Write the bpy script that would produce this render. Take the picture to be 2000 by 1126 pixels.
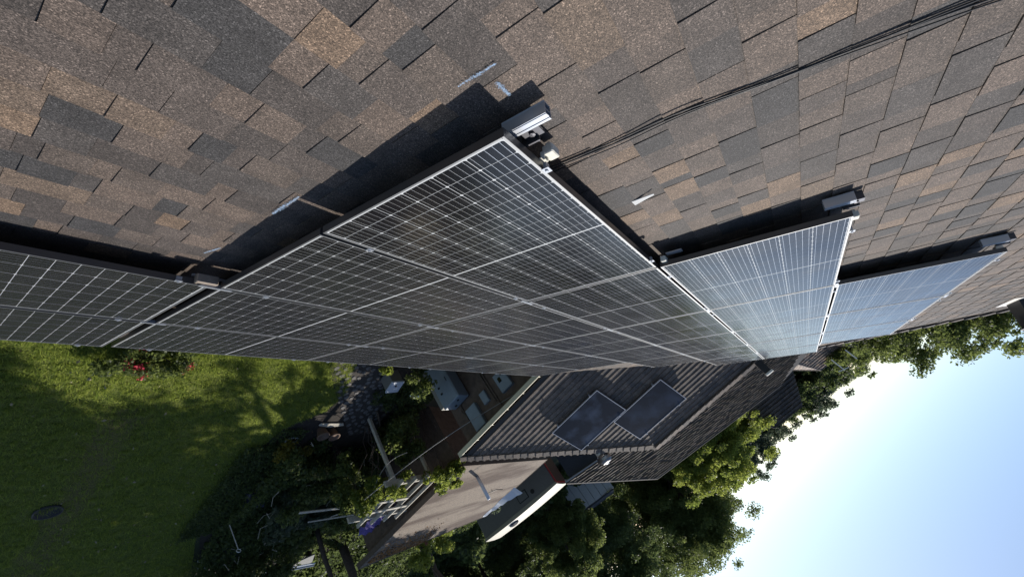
import bpy, math, random
import numpy as np
from mathutils import Matrix, Vector

random.seed(11); rng = np.random.default_rng(11)
for o in list(bpy.data.objects): bpy.data.objects.remove(o)
S = bpy.context.scene
COL = S.collection
R = math.radians

# ------------------------------------------------------------------ camera, sky, sun, exposure
HC = 6.6                                   # camera height above the ground
cam = bpy.data.objects.new('camera', bpy.data.cameras.new('camera'))
COL.objects.link(cam); S.camera = cam
PITCH = R(33.69)
CX = dict(r=(0.568230, 0.634739, 0.523662), d=(0.206146, -0.725899, 0.656182), f=(0.796629, -0.264911, -0.543327))   # right / down / forward
rot = Matrix((CX['r'], tuple(-x for x in CX['d']), tuple(-x for x in CX['f']))).transposed()
cam.matrix_world = Matrix.Translation((0, 0, HC)) @ rot.to_4x4()
cam.data.sensor_width = 36; cam.data.lens = 802.2 / 2000 * 36
cam.data.clip_start = 0.02; cam.data.clip_end = 2000

SUN = Vector((0.90, -0.5547, 0.832)).normalized()
wd = bpy.data.worlds.new('World'); S.world = wd; wd.use_nodes = True
nt = wd.node_tree; nt.nodes.clear()
sk = nt.nodes.new('ShaderNodeTexSky'); sk.sky_type = 'NISHITA'; sk.sun_disc = False
sk.sun_elevation = math.asin(SUN.z); sk.sun_rotation = math.atan2(SUN.x, SUN.y)
sk.air_density = 0.85; sk.dust_density = 0.5; sk.ozone_density = 1.2
bg = nt.nodes.new('ShaderNodeBackground'); bg.inputs[1].default_value = 0.142
ow = nt.nodes.new('ShaderNodeOutputWorld')
nt.links.new(sk.outputs[0], bg.inputs[0]); nt.links.new(bg.outputs[0], ow.inputs[0])
sun = bpy.data.objects.new('sun', bpy.data.lights.new('sun', 'SUN')); COL.objects.link(sun)
sun.data.energy = 5.0; sun.data.angle = R(0.55); sun.data.color = (1.0, 0.95, 0.88)
sun.rotation_euler = SUN.to_track_quat('Z', 'Y').to_euler()
S.view_settings.view_transform = 'Standard'; S.view_settings.look = 'None'
S.view_settings.exposure = 0.0; S.view_settings.gamma = 1.0; S.view_settings.use_curve_mapping = False
S.render.engine = 'CYCLES'
S.cycles.max_bounces = 8; S.cycles.diffuse_bounces = 3; S.cycles.glossy_bounces = 4
S.cycles.transparent_max_bounces = 8

# ------------------------------------------------------------------ materials
MATS = {}
def mat(name, col=(.5, .5, .5), rough=.6, metal=0.0, noise=0.0, nscale=20.0, bump=0.0, bscale=None, spec=None, coat=0.0, col2=None):
    if name in MATS: return MATS[name]
    m = bpy.data.materials.new(name); m.use_nodes = True; t = m.node_tree; b = t.nodes['Principled BSDF']
    b.inputs['Base Color'].default_value = (*col, 1); b.inputs['Roughness'].default_value = rough; b.inputs['Metallic'].default_value = metal
    if spec is not None: b.inputs['Specular IOR Level'].default_value = spec
    b.inputs['Coat Weight'].default_value = coat
    tc = t.nodes.new('ShaderNodeNewGeometry')
    if noise or col2:
        n = t.nodes.new('ShaderNodeTexNoise'); n.inputs['Scale'].default_value = nscale; n.inputs['Detail'].default_value = 6; n.inputs['Roughness'].default_value = .65
        t.links.new(tc.outputs['Position'], n.inputs['Vector'])
        r = t.nodes.new('ShaderNodeValToRGB')
        c2 = col2 or tuple(min(1, c * (1 + noise)) for c in col); c1 = col if col2 else tuple(c * (1 - noise) for c in col)
        r.color_ramp.elements[0].position = .32; r.color_ramp.elements[1].position = .68
        r.color_ramp.elements[0].color = (*c1, 1); r.color_ramp.elements[1].color = (*c2, 1)
        t.links.new(n.outputs['Fac'], r.inputs[0]); t.links.new(r.outputs[0], b.inputs['Base Color'])
    if bump:
        n2 = t.nodes.new('ShaderNodeTexNoise'); n2.inputs['Scale'].default_value = bscale or nscale * 3; n2.inputs['Detail'].default_value = 4
        t.links.new(tc.outputs['Position'], n2.inputs['Vector'])
        bp = t.nodes.new('ShaderNodeBump'); bp.inputs['Strength'].default_value = bump; bp.inputs['Distance'].default_value = .01
        t.links.new(n2.outputs['Fac'], bp.inputs['Height']); t.links.new(bp.outputs[0], b.inputs['Normal'])
    MATS[name] = m; return m

def N(t, kind, **kw):
    n = t.nodes.new(kind)
    for k, v in kw.items():
        if k == 'op': n.operation = v
        elif isinstance(k, str) and k.startswith('i'): n.inputs[int(k[1:])].default_value = v
    return n
def math_node(t, op, a, b=None):
    n = t.nodes.new('ShaderNodeMath'); n.operation = op
    for i, x in enumerate((a, b)):
        if x is None: continue
        if isinstance(x, (int, float)): n.inputs[i].default_value = x
        else: t.links.new(x, n.inputs[i])
    return n.outputs[0]

def shingle_mat(name, gain=.74, grain=260.0, cols=None):
    m = bpy.data.materials.new(name); m.use_nodes = True; t = m.node_tree; b = t.nodes['Principled BSDF']
    at = t.nodes.new('ShaderNodeAttribute'); at.attribute_name = 'tone'
    oi = t.nodes.new('ShaderNodeObjectInfo')
    f = math_node(t, 'FRACT', math_node(t, 'ADD', at.outputs['Fac'], oi.outputs['Random']))
    r = t.nodes.new('ShaderNodeValToRGB'); e = r.color_ramp; e.interpolation = 'CONSTANT'
    cols = cols or [(0, (.076, .063, .055)), (.12, (.110, .086, .070)), (.26, (.132, .100, .079)), (.38, (.094, .076, .065)), (.50, (.138, .104, .082)), (.60, (.080, .069, .062)), (.68, (.120, .092, .074)), (.76, (.056, .052, .050)), (.85, (.104, .083, .070)), (.905, (.188, .130, .088)), (.965, (.152, .111, .081))]
    while len(e.elements) < len(cols): e.elements.new(.5)
    for el, (p, c) in zip(e.elements, cols): el.position = p; el.color = (*[x * gain for x in c], 1)
    t.links.new(f, r.inputs[0])
    g = t.nodes.new('ShaderNodeNewGeometry')
    # mottled blend inside a piece, then mineral granules
    n0 = t.nodes.new('ShaderNodeTexNoise'); n0.inputs['Scale'].default_value = 9; n0.inputs['Detail'].default_value = 5
    n1 = t.nodes.new('ShaderNodeTexNoise'); n1.inputs['Scale'].default_value = grain; n1.inputs['Detail'].default_value = 2.5; n1.inputs['Roughness'].default_value = .7
    n2 = t.nodes.new('ShaderNodeTexVoronoi'); n2.inputs['Scale'].default_value = grain * 1.1
    for n in (n0, n1, n2): t.links.new(g.outputs['Position'], n.inputs['Vector'])
    mr = t.nodes.new('ShaderNodeMapRange'); mr.inputs[1].default_value = .3; mr.inputs[2].default_value = .7; mr.inputs[3].default_value = .28; mr.inputs[4].default_value = 1.75
    t.links.new(n1.outputs['Fac'], mr.inputs[0])
    m0 = t.nodes.new('ShaderNodeMapRange'); m0.inputs[1].default_value = .3; m0.inputs[2].default_value = .7; m0.inputs[3].default_value = .82; m0.inputs[4].default_value = 1.18
    t.links.new(n0.outputs['Fac'], m0.inputs[0])
    sp = t.nodes.new('ShaderNodeSeparateColor'); t.links.new(n2.outputs['Color'], sp.inputs[0])
    m2 = t.nodes.new('ShaderNodeMapRange'); m2.inputs[1].default_value = 0; m2.inputs[2].default_value = 1; m2.inputs[3].default_value = .55; m2.inputs[4].default_value = 1.45
    t.links.new(sp.outputs[0], m2.inputs[0])
    glint = math_node(t, 'ADD', 1.0, math_node(t, 'MULTIPLY', math_node(t, 'GREATER_THAN', sp.outputs[1], .88), .9))
    k = math_node(t, 'MULTIPLY', math_node(t, 'MULTIPLY', math_node(t, 'MULTIPLY', mr.outputs[0], m0.outputs[0]), m2.outputs[0]), glint)
    vm = t.nodes.new('ShaderNodeVectorMath'); vm.operation = 'SCALE'; t.links.new(r.outputs[0], vm.inputs[0]); t.links.new(k, vm.inputs['Scale'])
    t.links.new(vm.outputs[0], b.inputs['Base Color'])
    b.inputs['Roughness'].default_value = .75; b.inputs['Specular IOR Level'].default_value = .4
    bp = t.nodes.new('ShaderNodeBump'); bp.inputs['Strength'].default_value = .55; bp.inputs['Distance'].default_value = .0022
    t.links.new(n1.outputs['Fac'], bp.inputs['Height']); t.links.new(bp.outputs[0], b.inputs['Normal'])
    MATS[name] = m; return m
M_SH = shingle_mat('shingle_granules')
PAL_W = [(0, (.100, .079, .063)), (.2, (.120, .094, .074)), (.4, (.088, .071, .058)), (.6, (.128, .098, .076)), (.75, (.076, .064, .055)), (.9, (.110, .086, .067))]
M_SH2 = shingle_mat('grazing_lit_shingle', 1.2, 120, PAL_W)  # same shingles as the long slope; grazing-sun look put into the palette
M_DECK = mat('roof_underlay', (.05, .045, .042), .9)

def cell_mat():
    m = bpy.data.materials.new('solar_cell'); m.use_nodes = True; t = m.node_tree; b = t.nodes['Principled BSDF']
    uv = t.nodes.new('ShaderNodeUVMap'); sx = t.nodes.new('ShaderNodeSeparateXYZ'); t.links.new(uv.outputs[0], sx.inputs[0])
    fr = math_node(t, 'FRACT', math_node(t, 'MULTIPLY', sx.outputs[1], 5.0))
    line = math_node(t, 'LESS_THAN', math_node(t, 'ABSOLUTE', math_node(t, 'SUBTRACT', fr, .5)), .022)
    g = t.nodes.new('ShaderNodeNewGeometry')
    n = t.nodes.new('ShaderNodeTexNoise'); n.inputs['Scale'].default_value = 5; n.inputs['Detail'].default_value = 4; t.links.new(g.outputs['Position'], n.inputs['Vector'])
    r = t.nodes.new('ShaderNodeValToRGB'); r.color_ramp.elements[0].color = (.004, .004, .0055, 1); r.color_ramp.elements[1].color = (.0115, .0105, .0115, 1)
    r.color_ramp.elements[0].position = .35; r.color_ramp.elements[1].position = .7
    t.links.new(n.outputs['Fac'], r.inputs[0])
    mx = t.nodes.new('ShaderNodeMix'); mx.data_type = 'RGBA'; t.links.new(line, mx.inputs[0]); t.links.new(r.outputs[0], mx.inputs[6]); mx.inputs[7].default_value = (.78, .78, .77, 1)
    t.links.new(mx.outputs[2], b.inputs['Base Color'])
    t.links.new(math_node(t, 'MULTIPLY', line, .6), b.inputs['Metallic'])
    b.inputs['Roughness'].default_value = .11; b.inputs['IOR'].default_value = 1.36; b.inputs['Specular IOR Level'].default_value = .5
    b.inputs['Sheen Weight'].default_value = .05; b.inputs['Sheen Roughness'].default_value = .45; b.inputs['Sheen Tint'].default_value = (.9, .9, .92, 1)
    # faint dust film: varies the gloss
    n2 = t.nodes.new('ShaderNodeTexNoise'); n2.inputs['Scale'].default_value = 3.0; n2.inputs['Detail'].default_value = 8; t.links.new(g.outputs['Position'], n2.inputs['Vector'])
    m2 = t.nodes.new('ShaderNodeMapRange'); m2.inputs[1].default_value = .35; m2.inputs[2].default_value = .7; m2.inputs[3].default_value = .15; m2.inputs[4].default_value = .25
    t.links.new(n2.outputs['Fac'], m2.inputs[0]); t.links.new(m2.outputs[0], b.inputs['Roughness'])
    return m
M_CELL = cell_mat()
M_BACK = mat('white_backsheet_under_glass', (.58, .59, .58), .22, spec=.4)
M_FRAME = mat('anodised_frame', (.10, .10, .10), .35, .6)
M_FRAMELIT = mat('lit_frame_top', (.36, .36, .355), .42, .8)  # paler than the sides: glare on the frame's top faces put into the colour
M_ALU = mat('aluminium_rail', (.50, .52, .55), .35, .55)
M_DARKALU = mat('dark_steel', (.10, .10, .11), .45, .8)
M_BLACK = mat('black_rubber', (.012, .012, .012), .5)
M_WHITE = mat('white_plastic', (.75, .74, .70), .5)
M_CREAM = mat('cream_label', (.72, .69, .58), .6, noise=.15, nscale=40)
M_BRONZE = mat('weathered_block', (.33, .27, .21), .55, .3, noise=.2, nscale=30)
M_WALL = mat('brown_stucco', (.12, .085, .06), .9, noise=.3, nscale=6, bump=.5, bscale=60)
M_GUT = mat('cream_gutter_paint', (.70, .62, .42), .5)
M_GUTB = mat('gutter_inside_leaf_dirt', (.075, .05, .03), .9, noise=.5, nscale=25)
M_SOIL = mat('garden_soil', (.030, .023, .017), .95, noise=.5, nscale=7, bump=.8, bscale=25)
M_STONE = mat('path_stone', (.13, .12, .11), .85, noise=.35, nscale=9, bump=.4, bscale=50)
M_UTIL = mat('utility_grey_paint', (.25, .29, .31), .5, noise=.06, nscale=5)
M_WOOD = mat('weathered_wood', (.46, .42, .34), .8, noise=.25, nscale=14, bump=.3, bscale=60)
M_DWOOD = mat('old_dark_wood', (.12, .09, .065), .9, noise=.3, nscale=12)
M_BITUM = None
M_BARK = mat('bark', (.07, .052, .04), .95, noise=.4, nscale=14, bump=.8, bscale=30)
M_GLASSD = mat('dark_window_glass', (.01, .011, .013), .06)

def leaf_mat(name, c1, c2, trans=.45, rough=.5):
    m = bpy.data.materials.new(name); m.use_nodes = True; t = m.node_tree; b = t.nodes['Principled BSDF']; out = t.nodes['Material Output']
    at = t.nodes.new('ShaderNodeAttribute'); at.attribute_name = 'tone'
    r = t.nodes.new('ShaderNodeValToRGB'); r.color_ramp.elements[0].color = (*c1, 1); r.color_ramp.elements[1].color = (*c2, 1)
    t.links.new(at.outputs['Fac'], r.inputs[0]); t.links.new(r.outputs[0], b.inputs['Base Color'])
    b.inputs['Roughness'].default_value = rough; b.inputs['Specular IOR Level'].default_value = .35
    tr = t.nodes.new('ShaderNodeBsdfTranslucent')
    hs = t.nodes.new('ShaderNodeHueSaturation'); hs.inputs['Value'].default_value = 2.0; hs.inputs['Saturation'].default_value = 1.0; hs.inputs['Hue'].default_value = .485
    t.links.new(r.outputs[0], hs.inputs['Color']); t.links.new(hs.outputs[0], tr.inputs[0])
    mx = t.nodes.new('ShaderNodeMixShader'); mx.inputs[0].default_value = trans
    t.links.new(b.outputs[0], mx.inputs[1]); t.links.new(tr.outputs[0], mx.inputs[2]); t.links.new(mx.outputs[0], out.inputs[0])
    return m
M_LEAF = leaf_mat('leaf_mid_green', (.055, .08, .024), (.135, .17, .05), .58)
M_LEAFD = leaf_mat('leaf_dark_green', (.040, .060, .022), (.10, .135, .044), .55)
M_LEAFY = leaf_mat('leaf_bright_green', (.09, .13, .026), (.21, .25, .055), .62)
M_LEAFB = leaf_mat('leaf_blue_green', (.042, .060, .038), (.095, .12, .072), .45)
M_GRASS = leaf_mat('grass_blade', (.115, .175, .03), (.25, .295, .065), .5, .6)
M_FLOWER = mat('red_petal', (.55, .02, .05), .6)
M_PINK = mat('pink_petal', (.6, .08, .18), .6)

# ------------------------------------------------------------------ mesh builder and object helpers
class MB:
    def __init__(s): s.v = []; s.f = []; s.uv = []; s.tone = []
    def add(s, vs, fs, tone=0.0, uvs=None):
        o = len(s.v); s.v += [tuple(p) for p in vs]
        for i, f in enumerate(fs):
            s.f.append(tuple(o + k for k in f)); s.tone.append(tone)
            s.uv.append(uvs[i] if uvs else [(0, 0)] * len(f))
    def box(s, c, d, rz=0.0, tone=0.0, mtx=None):
        x, y, z = (k / 2 for k in d)
        vs = [Vector((a * x, b * y, e * z)) for a in (-1, 1) for b in (-1, 1) for e in (-1, 1)]
        q = Matrix.Rotation(rz, 3, 'Z') if mtx is None else mtx
        vs = [q @ p + Vector(c) for p in vs]
        s.add(vs, [(0, 1, 3, 2), (4, 6, 7, 5), (0, 4, 5, 1), (2, 3, 7, 6), (0, 2, 6, 4), (1, 5, 7, 3)], tone)
    def bevel_box(s, c, d, b=.01, rz=0.0, taper=0.0):
        # box with chamfered vertical edges and top
        x, y, z = (k / 2 for k in d); q = Matrix.Rotation(rz, 3, 'Z')
        def ring(xx, yy, zz, bb): return [(xx - bb, -yy, zz), (xx, -yy + bb, zz), (xx, yy - bb, zz), (xx - bb, yy, zz), (-xx + bb, yy, zz), (-xx, yy - bb, zz), (-xx, -yy + bb, zz), (-xx + bb, -yy, zz)]
        rings = [ring(x, y, -z, b), ring(x - taper, y - taper, z - b, b), ring(x - taper - b, y - taper - b, z, b)]
        vs = [q @ Vector(p) + Vector(c) for r in rings for p in r]
        fs = [tuple(range(7, -1, -1)), tuple(range(16, 24))]
        for k in (0, 8): fs += [(k + i, k + (i + 1) % 8, k + 8 + (i + 1) % 8, k + 8 + i) for i in range(8)]
        s.add(vs, fs)
    def tube(s, path, rad, n=8, cap=True):
        path = [Vector(p) for p in path]; m = len(path)
        rad = [rad] * m if isinstance(rad, (int, float)) else list(rad)
        vs = []; up = Vector((.13, .29, .95)).normalized()
        for i, p in enumerate(path):
            t = (path[min(i + 1, m - 1)] - path[max(i - 1, 0)]).normalized()
            a = t.cross(up)
            if a.length < .05: a = t.cross(Vector((1, 0, 0)))
            a.normalize(); b = t.cross(a)
            vs += [p + (a * math.cos(2 * math.pi * k / n) + b * math.sin(2 * math.pi * k / n)) * rad[i] for k in range(n)]
        fs = [(i * n + k, i * n + (k + 1) % n, (i + 1) * n + (k + 1) % n, (i + 1) * n + k) for i in range(m - 1) for k in range(n)]
        if cap: fs += [tuple(range(n - 1, -1, -1)), tuple(range((m - 1) * n, m * n))]
        s.add(vs, fs)
    def lathe(s, c, prof, n=20):
        vs = []; m = len(prof)
        for r, z in prof: vs += [(c[0] + r * math.cos(2 * math.pi * k / n), c[1] + r * math.sin(2 * math.pi * k / n), c[2] + z) for k in range(n)]
        fs = [(i * n + k, i * n + (k + 1) % n, (i + 1) * n + (k + 1) % n, (i + 1) * n + k) for i in range(m - 1) for k in range(n)]
        s.add(vs, fs)
    def poly(s, pts, thick=None, nrm=(0, 0, 1), tone=0.0):
        pts = [Vector(p) for p in pts]; n = len(pts)
        if thick is None: s.add(pts, [tuple(range(n))], tone); return
        lo = [p - Vector(nrm) * thick for p in pts]
        s.add(pts + lo, [tuple(range(n)), tuple(range(2 * n - 1, n - 1, -1))] + [(i, n + i, n + (i + 1) % n, (i + 1) % n) for i in range(n)], tone)
    def mesh(s, name, base=(0, 0, 0), smooth=False):
        me = bpy.data.meshes.new(name); bx = Vector(base)
        me.from_pydata([Vector(p) - bx for p in s.v], [], s.f)
        if any(s.tone):
            a = me.attributes.new('tone', 'FLOAT', 'FACE'); a.data.foreach_set('value', s.tone)
        if any(u != (0, 0) for fu in s.uv for u in fu):
            l = me.uv_layers.new(name='UVMap'); l.data.foreach_set('uv', [c for fu in s.uv for u in fu for c in u])
        if smooth: me.polygons.foreach_set('use_smooth', [True] * len(me.polygons))
        return me

WM = {}
def setw(o, parent, mw):
    WM[o.name] = mw.copy(); o.parent = parent
    o.matrix_basis = (WM[parent.name].inverted() @ mw) if parent else mw
def tag(o, label=None, cat=None, group=None, kind=None):
    if label: o['label'] = label
    if cat: o['category'] = cat
    if group: o['group'] = group
    if kind: o['kind'] = kind
    return o
def thing(name, label, cat, loc=(0, 0, 0), mw=None, group=None):
    o = bpy.data.objects.new(name, None); COL.objects.link(o); o.empty_display_size = .1
    setw(o, None, mw if mw is not None else Matrix.Translation(loc)); return tag(o, label, cat, group)
def obj(name, mb, m, parent=None, label=None, cat=None, group=None, kind=None, base=None, local=False, smooth=False):
    """mesh in world coordinates (or in the parent's frame when local) as one object"""
    me = mb if isinstance(mb, bpy.types.Mesh) else None
    if me is None:
        if local: me = mb.mesh(name, smooth=smooth); mw = WM[parent.name]
        else:
            if base is None:
                a = np.array([tuple(p) for p in mb.v]); base = (a[:, 0].mean(), a[:, 1].mean(), a[:, 2].min())
            me = mb.mesh(name, base, smooth); mw = Matrix.Translation(base)
    else: mw = WM[parent.name] if local else Matrix.Translation(base or (0, 0, 0))
    if m is not None and not me.materials:
        for k in (m if isinstance(m, (list, tuple)) else [m]): me.materials.append(k)
    o = bpy.data.objects.new(name, me); COL.objects.link(o); setw(o, parent, mw); return tag(o, label, cat, group, kind)

def fast_mesh(name, V, F, tone=None):
    """V (n,3), F (m,k) numpy -> mesh"""
    me = bpy.data.meshes.new(name); n = len(V); m, k = F.shape
    me.vertices.add(n); me.vertices.foreach_set('co', V.astype(np.float32).ravel())
    me.loops.add(m * k); me.loops.foreach_set('vertex_index', F.astype(np.int32).ravel())
    me.polygons.add(m); me.polygons.foreach_set('loop_start', np.arange(0, m * k, k, dtype=np.int32)); me.polygons.foreach_set('loop_total', np.full(m, k, dtype=np.int32))
    me.update(calc_edges=True)
    if tone is not None:
        a = me.attributes.new('tone', 'FLOAT', 'FACE'); a.data.foreach_set('value', tone.astype(np.float32))
    return me
def leaves(name, P, size, tone=None, long=1.5, flat=0.0):
    """one diamond-shaped folded leaf at every point of P"""
    n = len(P); d = rng.normal(size=(n, 3)); d[:, 2] -= .35; d /= np.linalg.norm(d, axis=1, keepdims=True)
    e = rng.normal(size=(n, 3)); e[:, 2] *= (1 - flat); e -= d * (e * d).sum(1, keepdims=True); e /= np.linalg.norm(e, axis=1, keepdims=True)
    nn = np.cross(d, e); s = size * rng.uniform(.6, 1.35, (n, 1)); L = s * long
    a = P - d * L * .5; b = P + e * s * .45 + nn * s * .12; c = P + d * L * .5; f = P - e * s * .45 + nn * s * .12
    V = np.stack([a, b, c, f], 1).reshape(-1, 3); i = np.arange(n)[:, None] * 4
    F = np.concatenate([np.concatenate([i, i + 1, i + 2], 1), np.concatenate([i, i + 2, i + 3], 1)], 0)
    t = np.clip(rng.normal(.5, .22, n) if tone is None else tone + rng.normal(0, .15, n), 0, 1)
    return fast_mesh(name, V, F, np.concatenate([t, t]))
def blob_points(blobs, n, shell=.55):
    """points through clumps: blobs = (x, y, z, rx, ry, rz)"""
    w = np.array([b[3] * b[4] * b[5] for b in blobs]) ** .75; w /= w.sum(); out = []; tn = []
    for b, k in zip(blobs, rng.multinomial(n, w)):
        d = rng.normal(size=(k, 3)); d /= np.linalg.norm(d, axis=1, keepdims=True)
        r = rng.uniform(0, 1, (k, 1)) ** shell
        out.append(np.array(b[:3]) + d * r * np.array(b[3:])); tn.append(np.full(k, rng.uniform(.25, .75)))
    return np.concatenate(out), np.concatenate(tn)

# ------------------------------------------------------------------ roof frame:  u along the eave, v down the slope, n into the roof
c_, s_ = math.cos(PITCH), math.sin(PITCH); U0, V0, N0 = -.9633, -.6102, -.8959; ROOF_N = .14
def rp(u, v, n=ROOF_N): return Vector((u - U0, -c_ * (v - V0) + s_ * (n - N0), HC - s_ * (v - V0) - c_ * (n - N0)))
NUP = Vector((0, -s_, c_)); VDN = Vector((0, -c_, -s_)); RFR = Matrix(((1, 0, 0), (0, c_, -s_), (0, s_, c_)))   # columns: u, up-slope, outward normal
def rframe(u, v, n=ROOF_N): return Matrix.Translation(rp(u, v, n)) @ RFR.to_4x4()
def pix(p):
    q = Vector(p) - Vector((0, 0, HC)); z = q.dot(Vector(CX['f']))
    if z < .05: return None
    return 1000 + 802.2 * q.dot(Vector(CX['r'])) / z, 563 + 802.2 * q.dot(Vector(CX['d'])) / z, z

PW, PH, GAP = 1.755, 1.038, .02
ROWS = [(-1, 3, 5), (0, 2, 6), (1, 1, 6), (2, 1, 5), (3, 0, 4), (4, 0, 4)]       # row, first column, last column
def col_u(k): return (k - 1) * (PW + GAP) - (.032 if k == 0 else 0)
def row_v(r): return (r - 1) * (PH + GAP)
def under_panel(u, v, mrg):
    for r, a, b in ROWS:
        if row_v(r) + mrg < v < row_v(r) + PH + GAP - .001 + (-mrg if r == 4 else 0) and col_u(a) + mrg < u < col_u(b) + PW - mrg: return True
    return False

# ------------------------------------------------------------------ ground
def sheet(name, pts, z, m, kind='structure', thick=None, parent=None):
    mb = MB(); mb.poly([(x, y, z) for x, y in pts], thick); return obj(name, mb, m, parent, kind=kind)
def ground_mat():
    m = bpy.data.materials.new('rough_ground'); m.use_nodes = True; t = m.node_tree; b = t.nodes['Principled BSDF']
    g = t.nodes.new('ShaderNodeNewGeometry'); n = t.nodes.new('ShaderNodeTexNoise'); n.inputs['Scale'].default_value = .25; n.inputs['Detail'].default_value = 9
    t.links.new(g.outputs['Position'], n.inputs['Vector']); r = t.nodes.new('ShaderNodeValToRGB')
    r.color_ramp.elements[0].position = .38; r.color_ramp.elements[1].position = .62
    r.color_ramp.elements[0].color = (.03, .042, .014, 1); r.color_ramp.elements[1].color = (.06, .048, .03, 1)
    t.links.new(n.outputs['Fac'], r.inputs[0]); t.links.new(r.outputs[0], b.inputs['Base Color']); b.inputs['Roughness'].default_value = .95
    return m
sheet('ground', [(-300, -400), (500, -400), (500, 400), (-300, 400)], 0, ground_mat())
STRIP = (1.0, -.01, 2.68)
def lawn_mat():
    m = bpy.data.materials.new('lawn_turf'); m.use_nodes = True; t = m.node_tree; b = t.nodes['Principled BSDF']
    g = t.nodes.new('ShaderNodeNewGeometry')
    n = t.nodes.new('ShaderNodeTexNoise'); n.inputs['Scale'].default_value = 1.1; n.inputs['Detail'].default_value = 10; n.inputs['Roughness'].default_value = .7
    n2 = t.nodes.new('ShaderNodeTexNoise'); n2.inputs['Scale'].default_value = 38; n2.inputs['Detail'].default_value = 5
    for k in (n, n2): t.links.new(g.outputs['Position'], k.inputs['Vector'])
    r = t.nodes.new('ShaderNodeValToRGB'); r.color_ramp.elements[0].position = .3; r.color_ramp.elements[1].position = .7
    r.color_ramp.elements[0].color = (.095, .13, .025, 1); r.color_ramp.elements[1].color = (.19, .205, .05, 1)
    t.links.new(n.outputs['Fac'], r.inputs[0])
    # worn dry strip crossing the turf
    sx = t.nodes.new('ShaderNodeSeparateXYZ'); t.links.new(g.outputs['Position'], sx.inputs[0])
    line = math_node(t, 'ADD', math_node(t, 'MULTIPLY', sx.outputs[0], STRIP[0]), math_node(t, 'MULTIPLY', sx.outputs[1], STRIP[1]))
    dist = math_node(t, 'ABSOLUTE', math_node(t, 'ADD', math_node(t, 'SUBTRACT', line, STRIP[2]), math_node(t, 'MULTIPLY', math_node(t, 'SUBTRACT', n.outputs['Fac'], .5), 1.0)))
    dist = math_node(t, 'ADD', dist, math_node(t, 'MULTIPLY', math_node(t, 'GREATER_THAN', sx.outputs[1], -8.3), 9))
    w = t.nodes.new('ShaderNodeMapRange'); w.inputs[1].default_value = .12; w.inputs[2].default_value = .5; w.inputs[3].default_value = .6; w.inputs[4].default_value = 0
    t.links.new(dist, w.inputs[0])
    mx = t.nodes.new('ShaderNodeMix'); mx.data_type = 'RGBA'; t.links.new(w.outputs[0], mx.inputs[0]); t.links.new(r.outputs[0], mx.inputs[6]); mx.inputs[7].default_value = (.15, .115, .06, 1)
    m2 = t.nodes.new('ShaderNodeMapRange'); m2.inputs[1].default_value = .3; m2.inputs[2].default_value = .7; m2.inputs[3].default_value = .45; m2.inputs[4].default_value = 1.5; t.links.new(n2.outputs['Fac'], m2.inputs[0])
    vm = t.nodes.new('ShaderNodeVectorMath'); vm.operation = 'SCALE'; t.links.new(mx.outputs[2], vm.inputs[0]); t.links.new(m2.outputs[0], vm.inputs['Scale'])
    t.links.new(vm.outputs[0], b.inputs['Base Color']); b.inputs['Roughness'].default_value = .9; b.inputs['Specular IOR Level'].default_value = .2
    bp = t.nodes.new('ShaderNodeBump'); bp.inputs['Strength'].default_value = 1; bp.inputs['Distance'].default_value = .05
    t.links.new(n2.outputs['Fac'], bp.inputs['Height']); t.links.new(bp.outputs[0], b.inputs['Normal'])
    return m
LAWN = [(-12, -3.4), (6.3, -3.4), (6.6, -7.0), (6.95, -7.9), (6.75, -8.7), (5.97, -9.3), (5.6, -10.4), (5.5, -12), (5.5, -13.2), (5.9, -14.6), (6.7, -17.2), (7.0, -24), (-12, -24)]
lawn = sheet('lawn', LAWN, .004, lawn_mat())
def inside(poly, x, y):
    c = np.zeros(len(x), bool); n = len(poly)
    for i in range(n):
        (x1, y1), (x2, y2) = poly[i], poly[i - 1]
        k = ((y1 > y) != (y2 > y)) & (x < (x2 - x1) * (y - y1) / (y2 - y1 + 1e-12) + x1); c ^= k
    return c
gx = rng.uniform(-.5, 7, 230000); gy = -6 - 12.0 * rng.uniform(0, 1, 230000) ** 1.6
ok = inside(LAWN, gx, gy) & ((np.abs(STRIP[0] * gx + STRIP[1] * gy - STRIP[2]) > .33) | (gy > -8.7) | (rng.uniform(0, 1, len(gx)) < .55)); gx, gy = gx[ok], gy[ok]; n = len(gx)
h = rng.uniform(.02, .055, n); a = rng.uniform(0, 2 * math.pi, n); w = .0045; lx = rng.normal(0, .02, n); ly = rng.normal(0, .02, n)
V = np.stack([np.stack([gx - np.cos(a) * w, gy - np.sin(a) * w, np.full(n, .003)], 1), np.stack([gx + np.cos(a) * w, gy + np.sin(a) * w, np.full(n, .003)], 1), np.stack([gx + lx, gy + ly, h], 1)], 1).reshape(-1, 3)
tx = rng.uniform(-.5, 7, 9000); ty = -6 - 12.0 * rng.uniform(0, 1, 9000) ** 1.6; k2 = 10
bx = np.repeat(tx, k2) + rng.normal(0, .03, 9000 * k2); by = np.repeat(ty, k2) + rng.normal(0, .03, 9000 * k2); ok = inside(LAWN, bx, by) & ((np.abs(STRIP[0] * bx + STRIP[1] * by - STRIP[2]) > .25) | (by > -8.8) | (rng.uniform(0, 1, len(bx)) < .4)); bx, by = bx[ok], by[ok]; n2 = len(bx)
a2 = rng.uniform(0, 6.28, n2); w2 = .008; h2 = rng.uniform(.035, .095, n2); lx2, ly2 = rng.normal(0, .035, n2), rng.normal(0, .035, n2)
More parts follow.
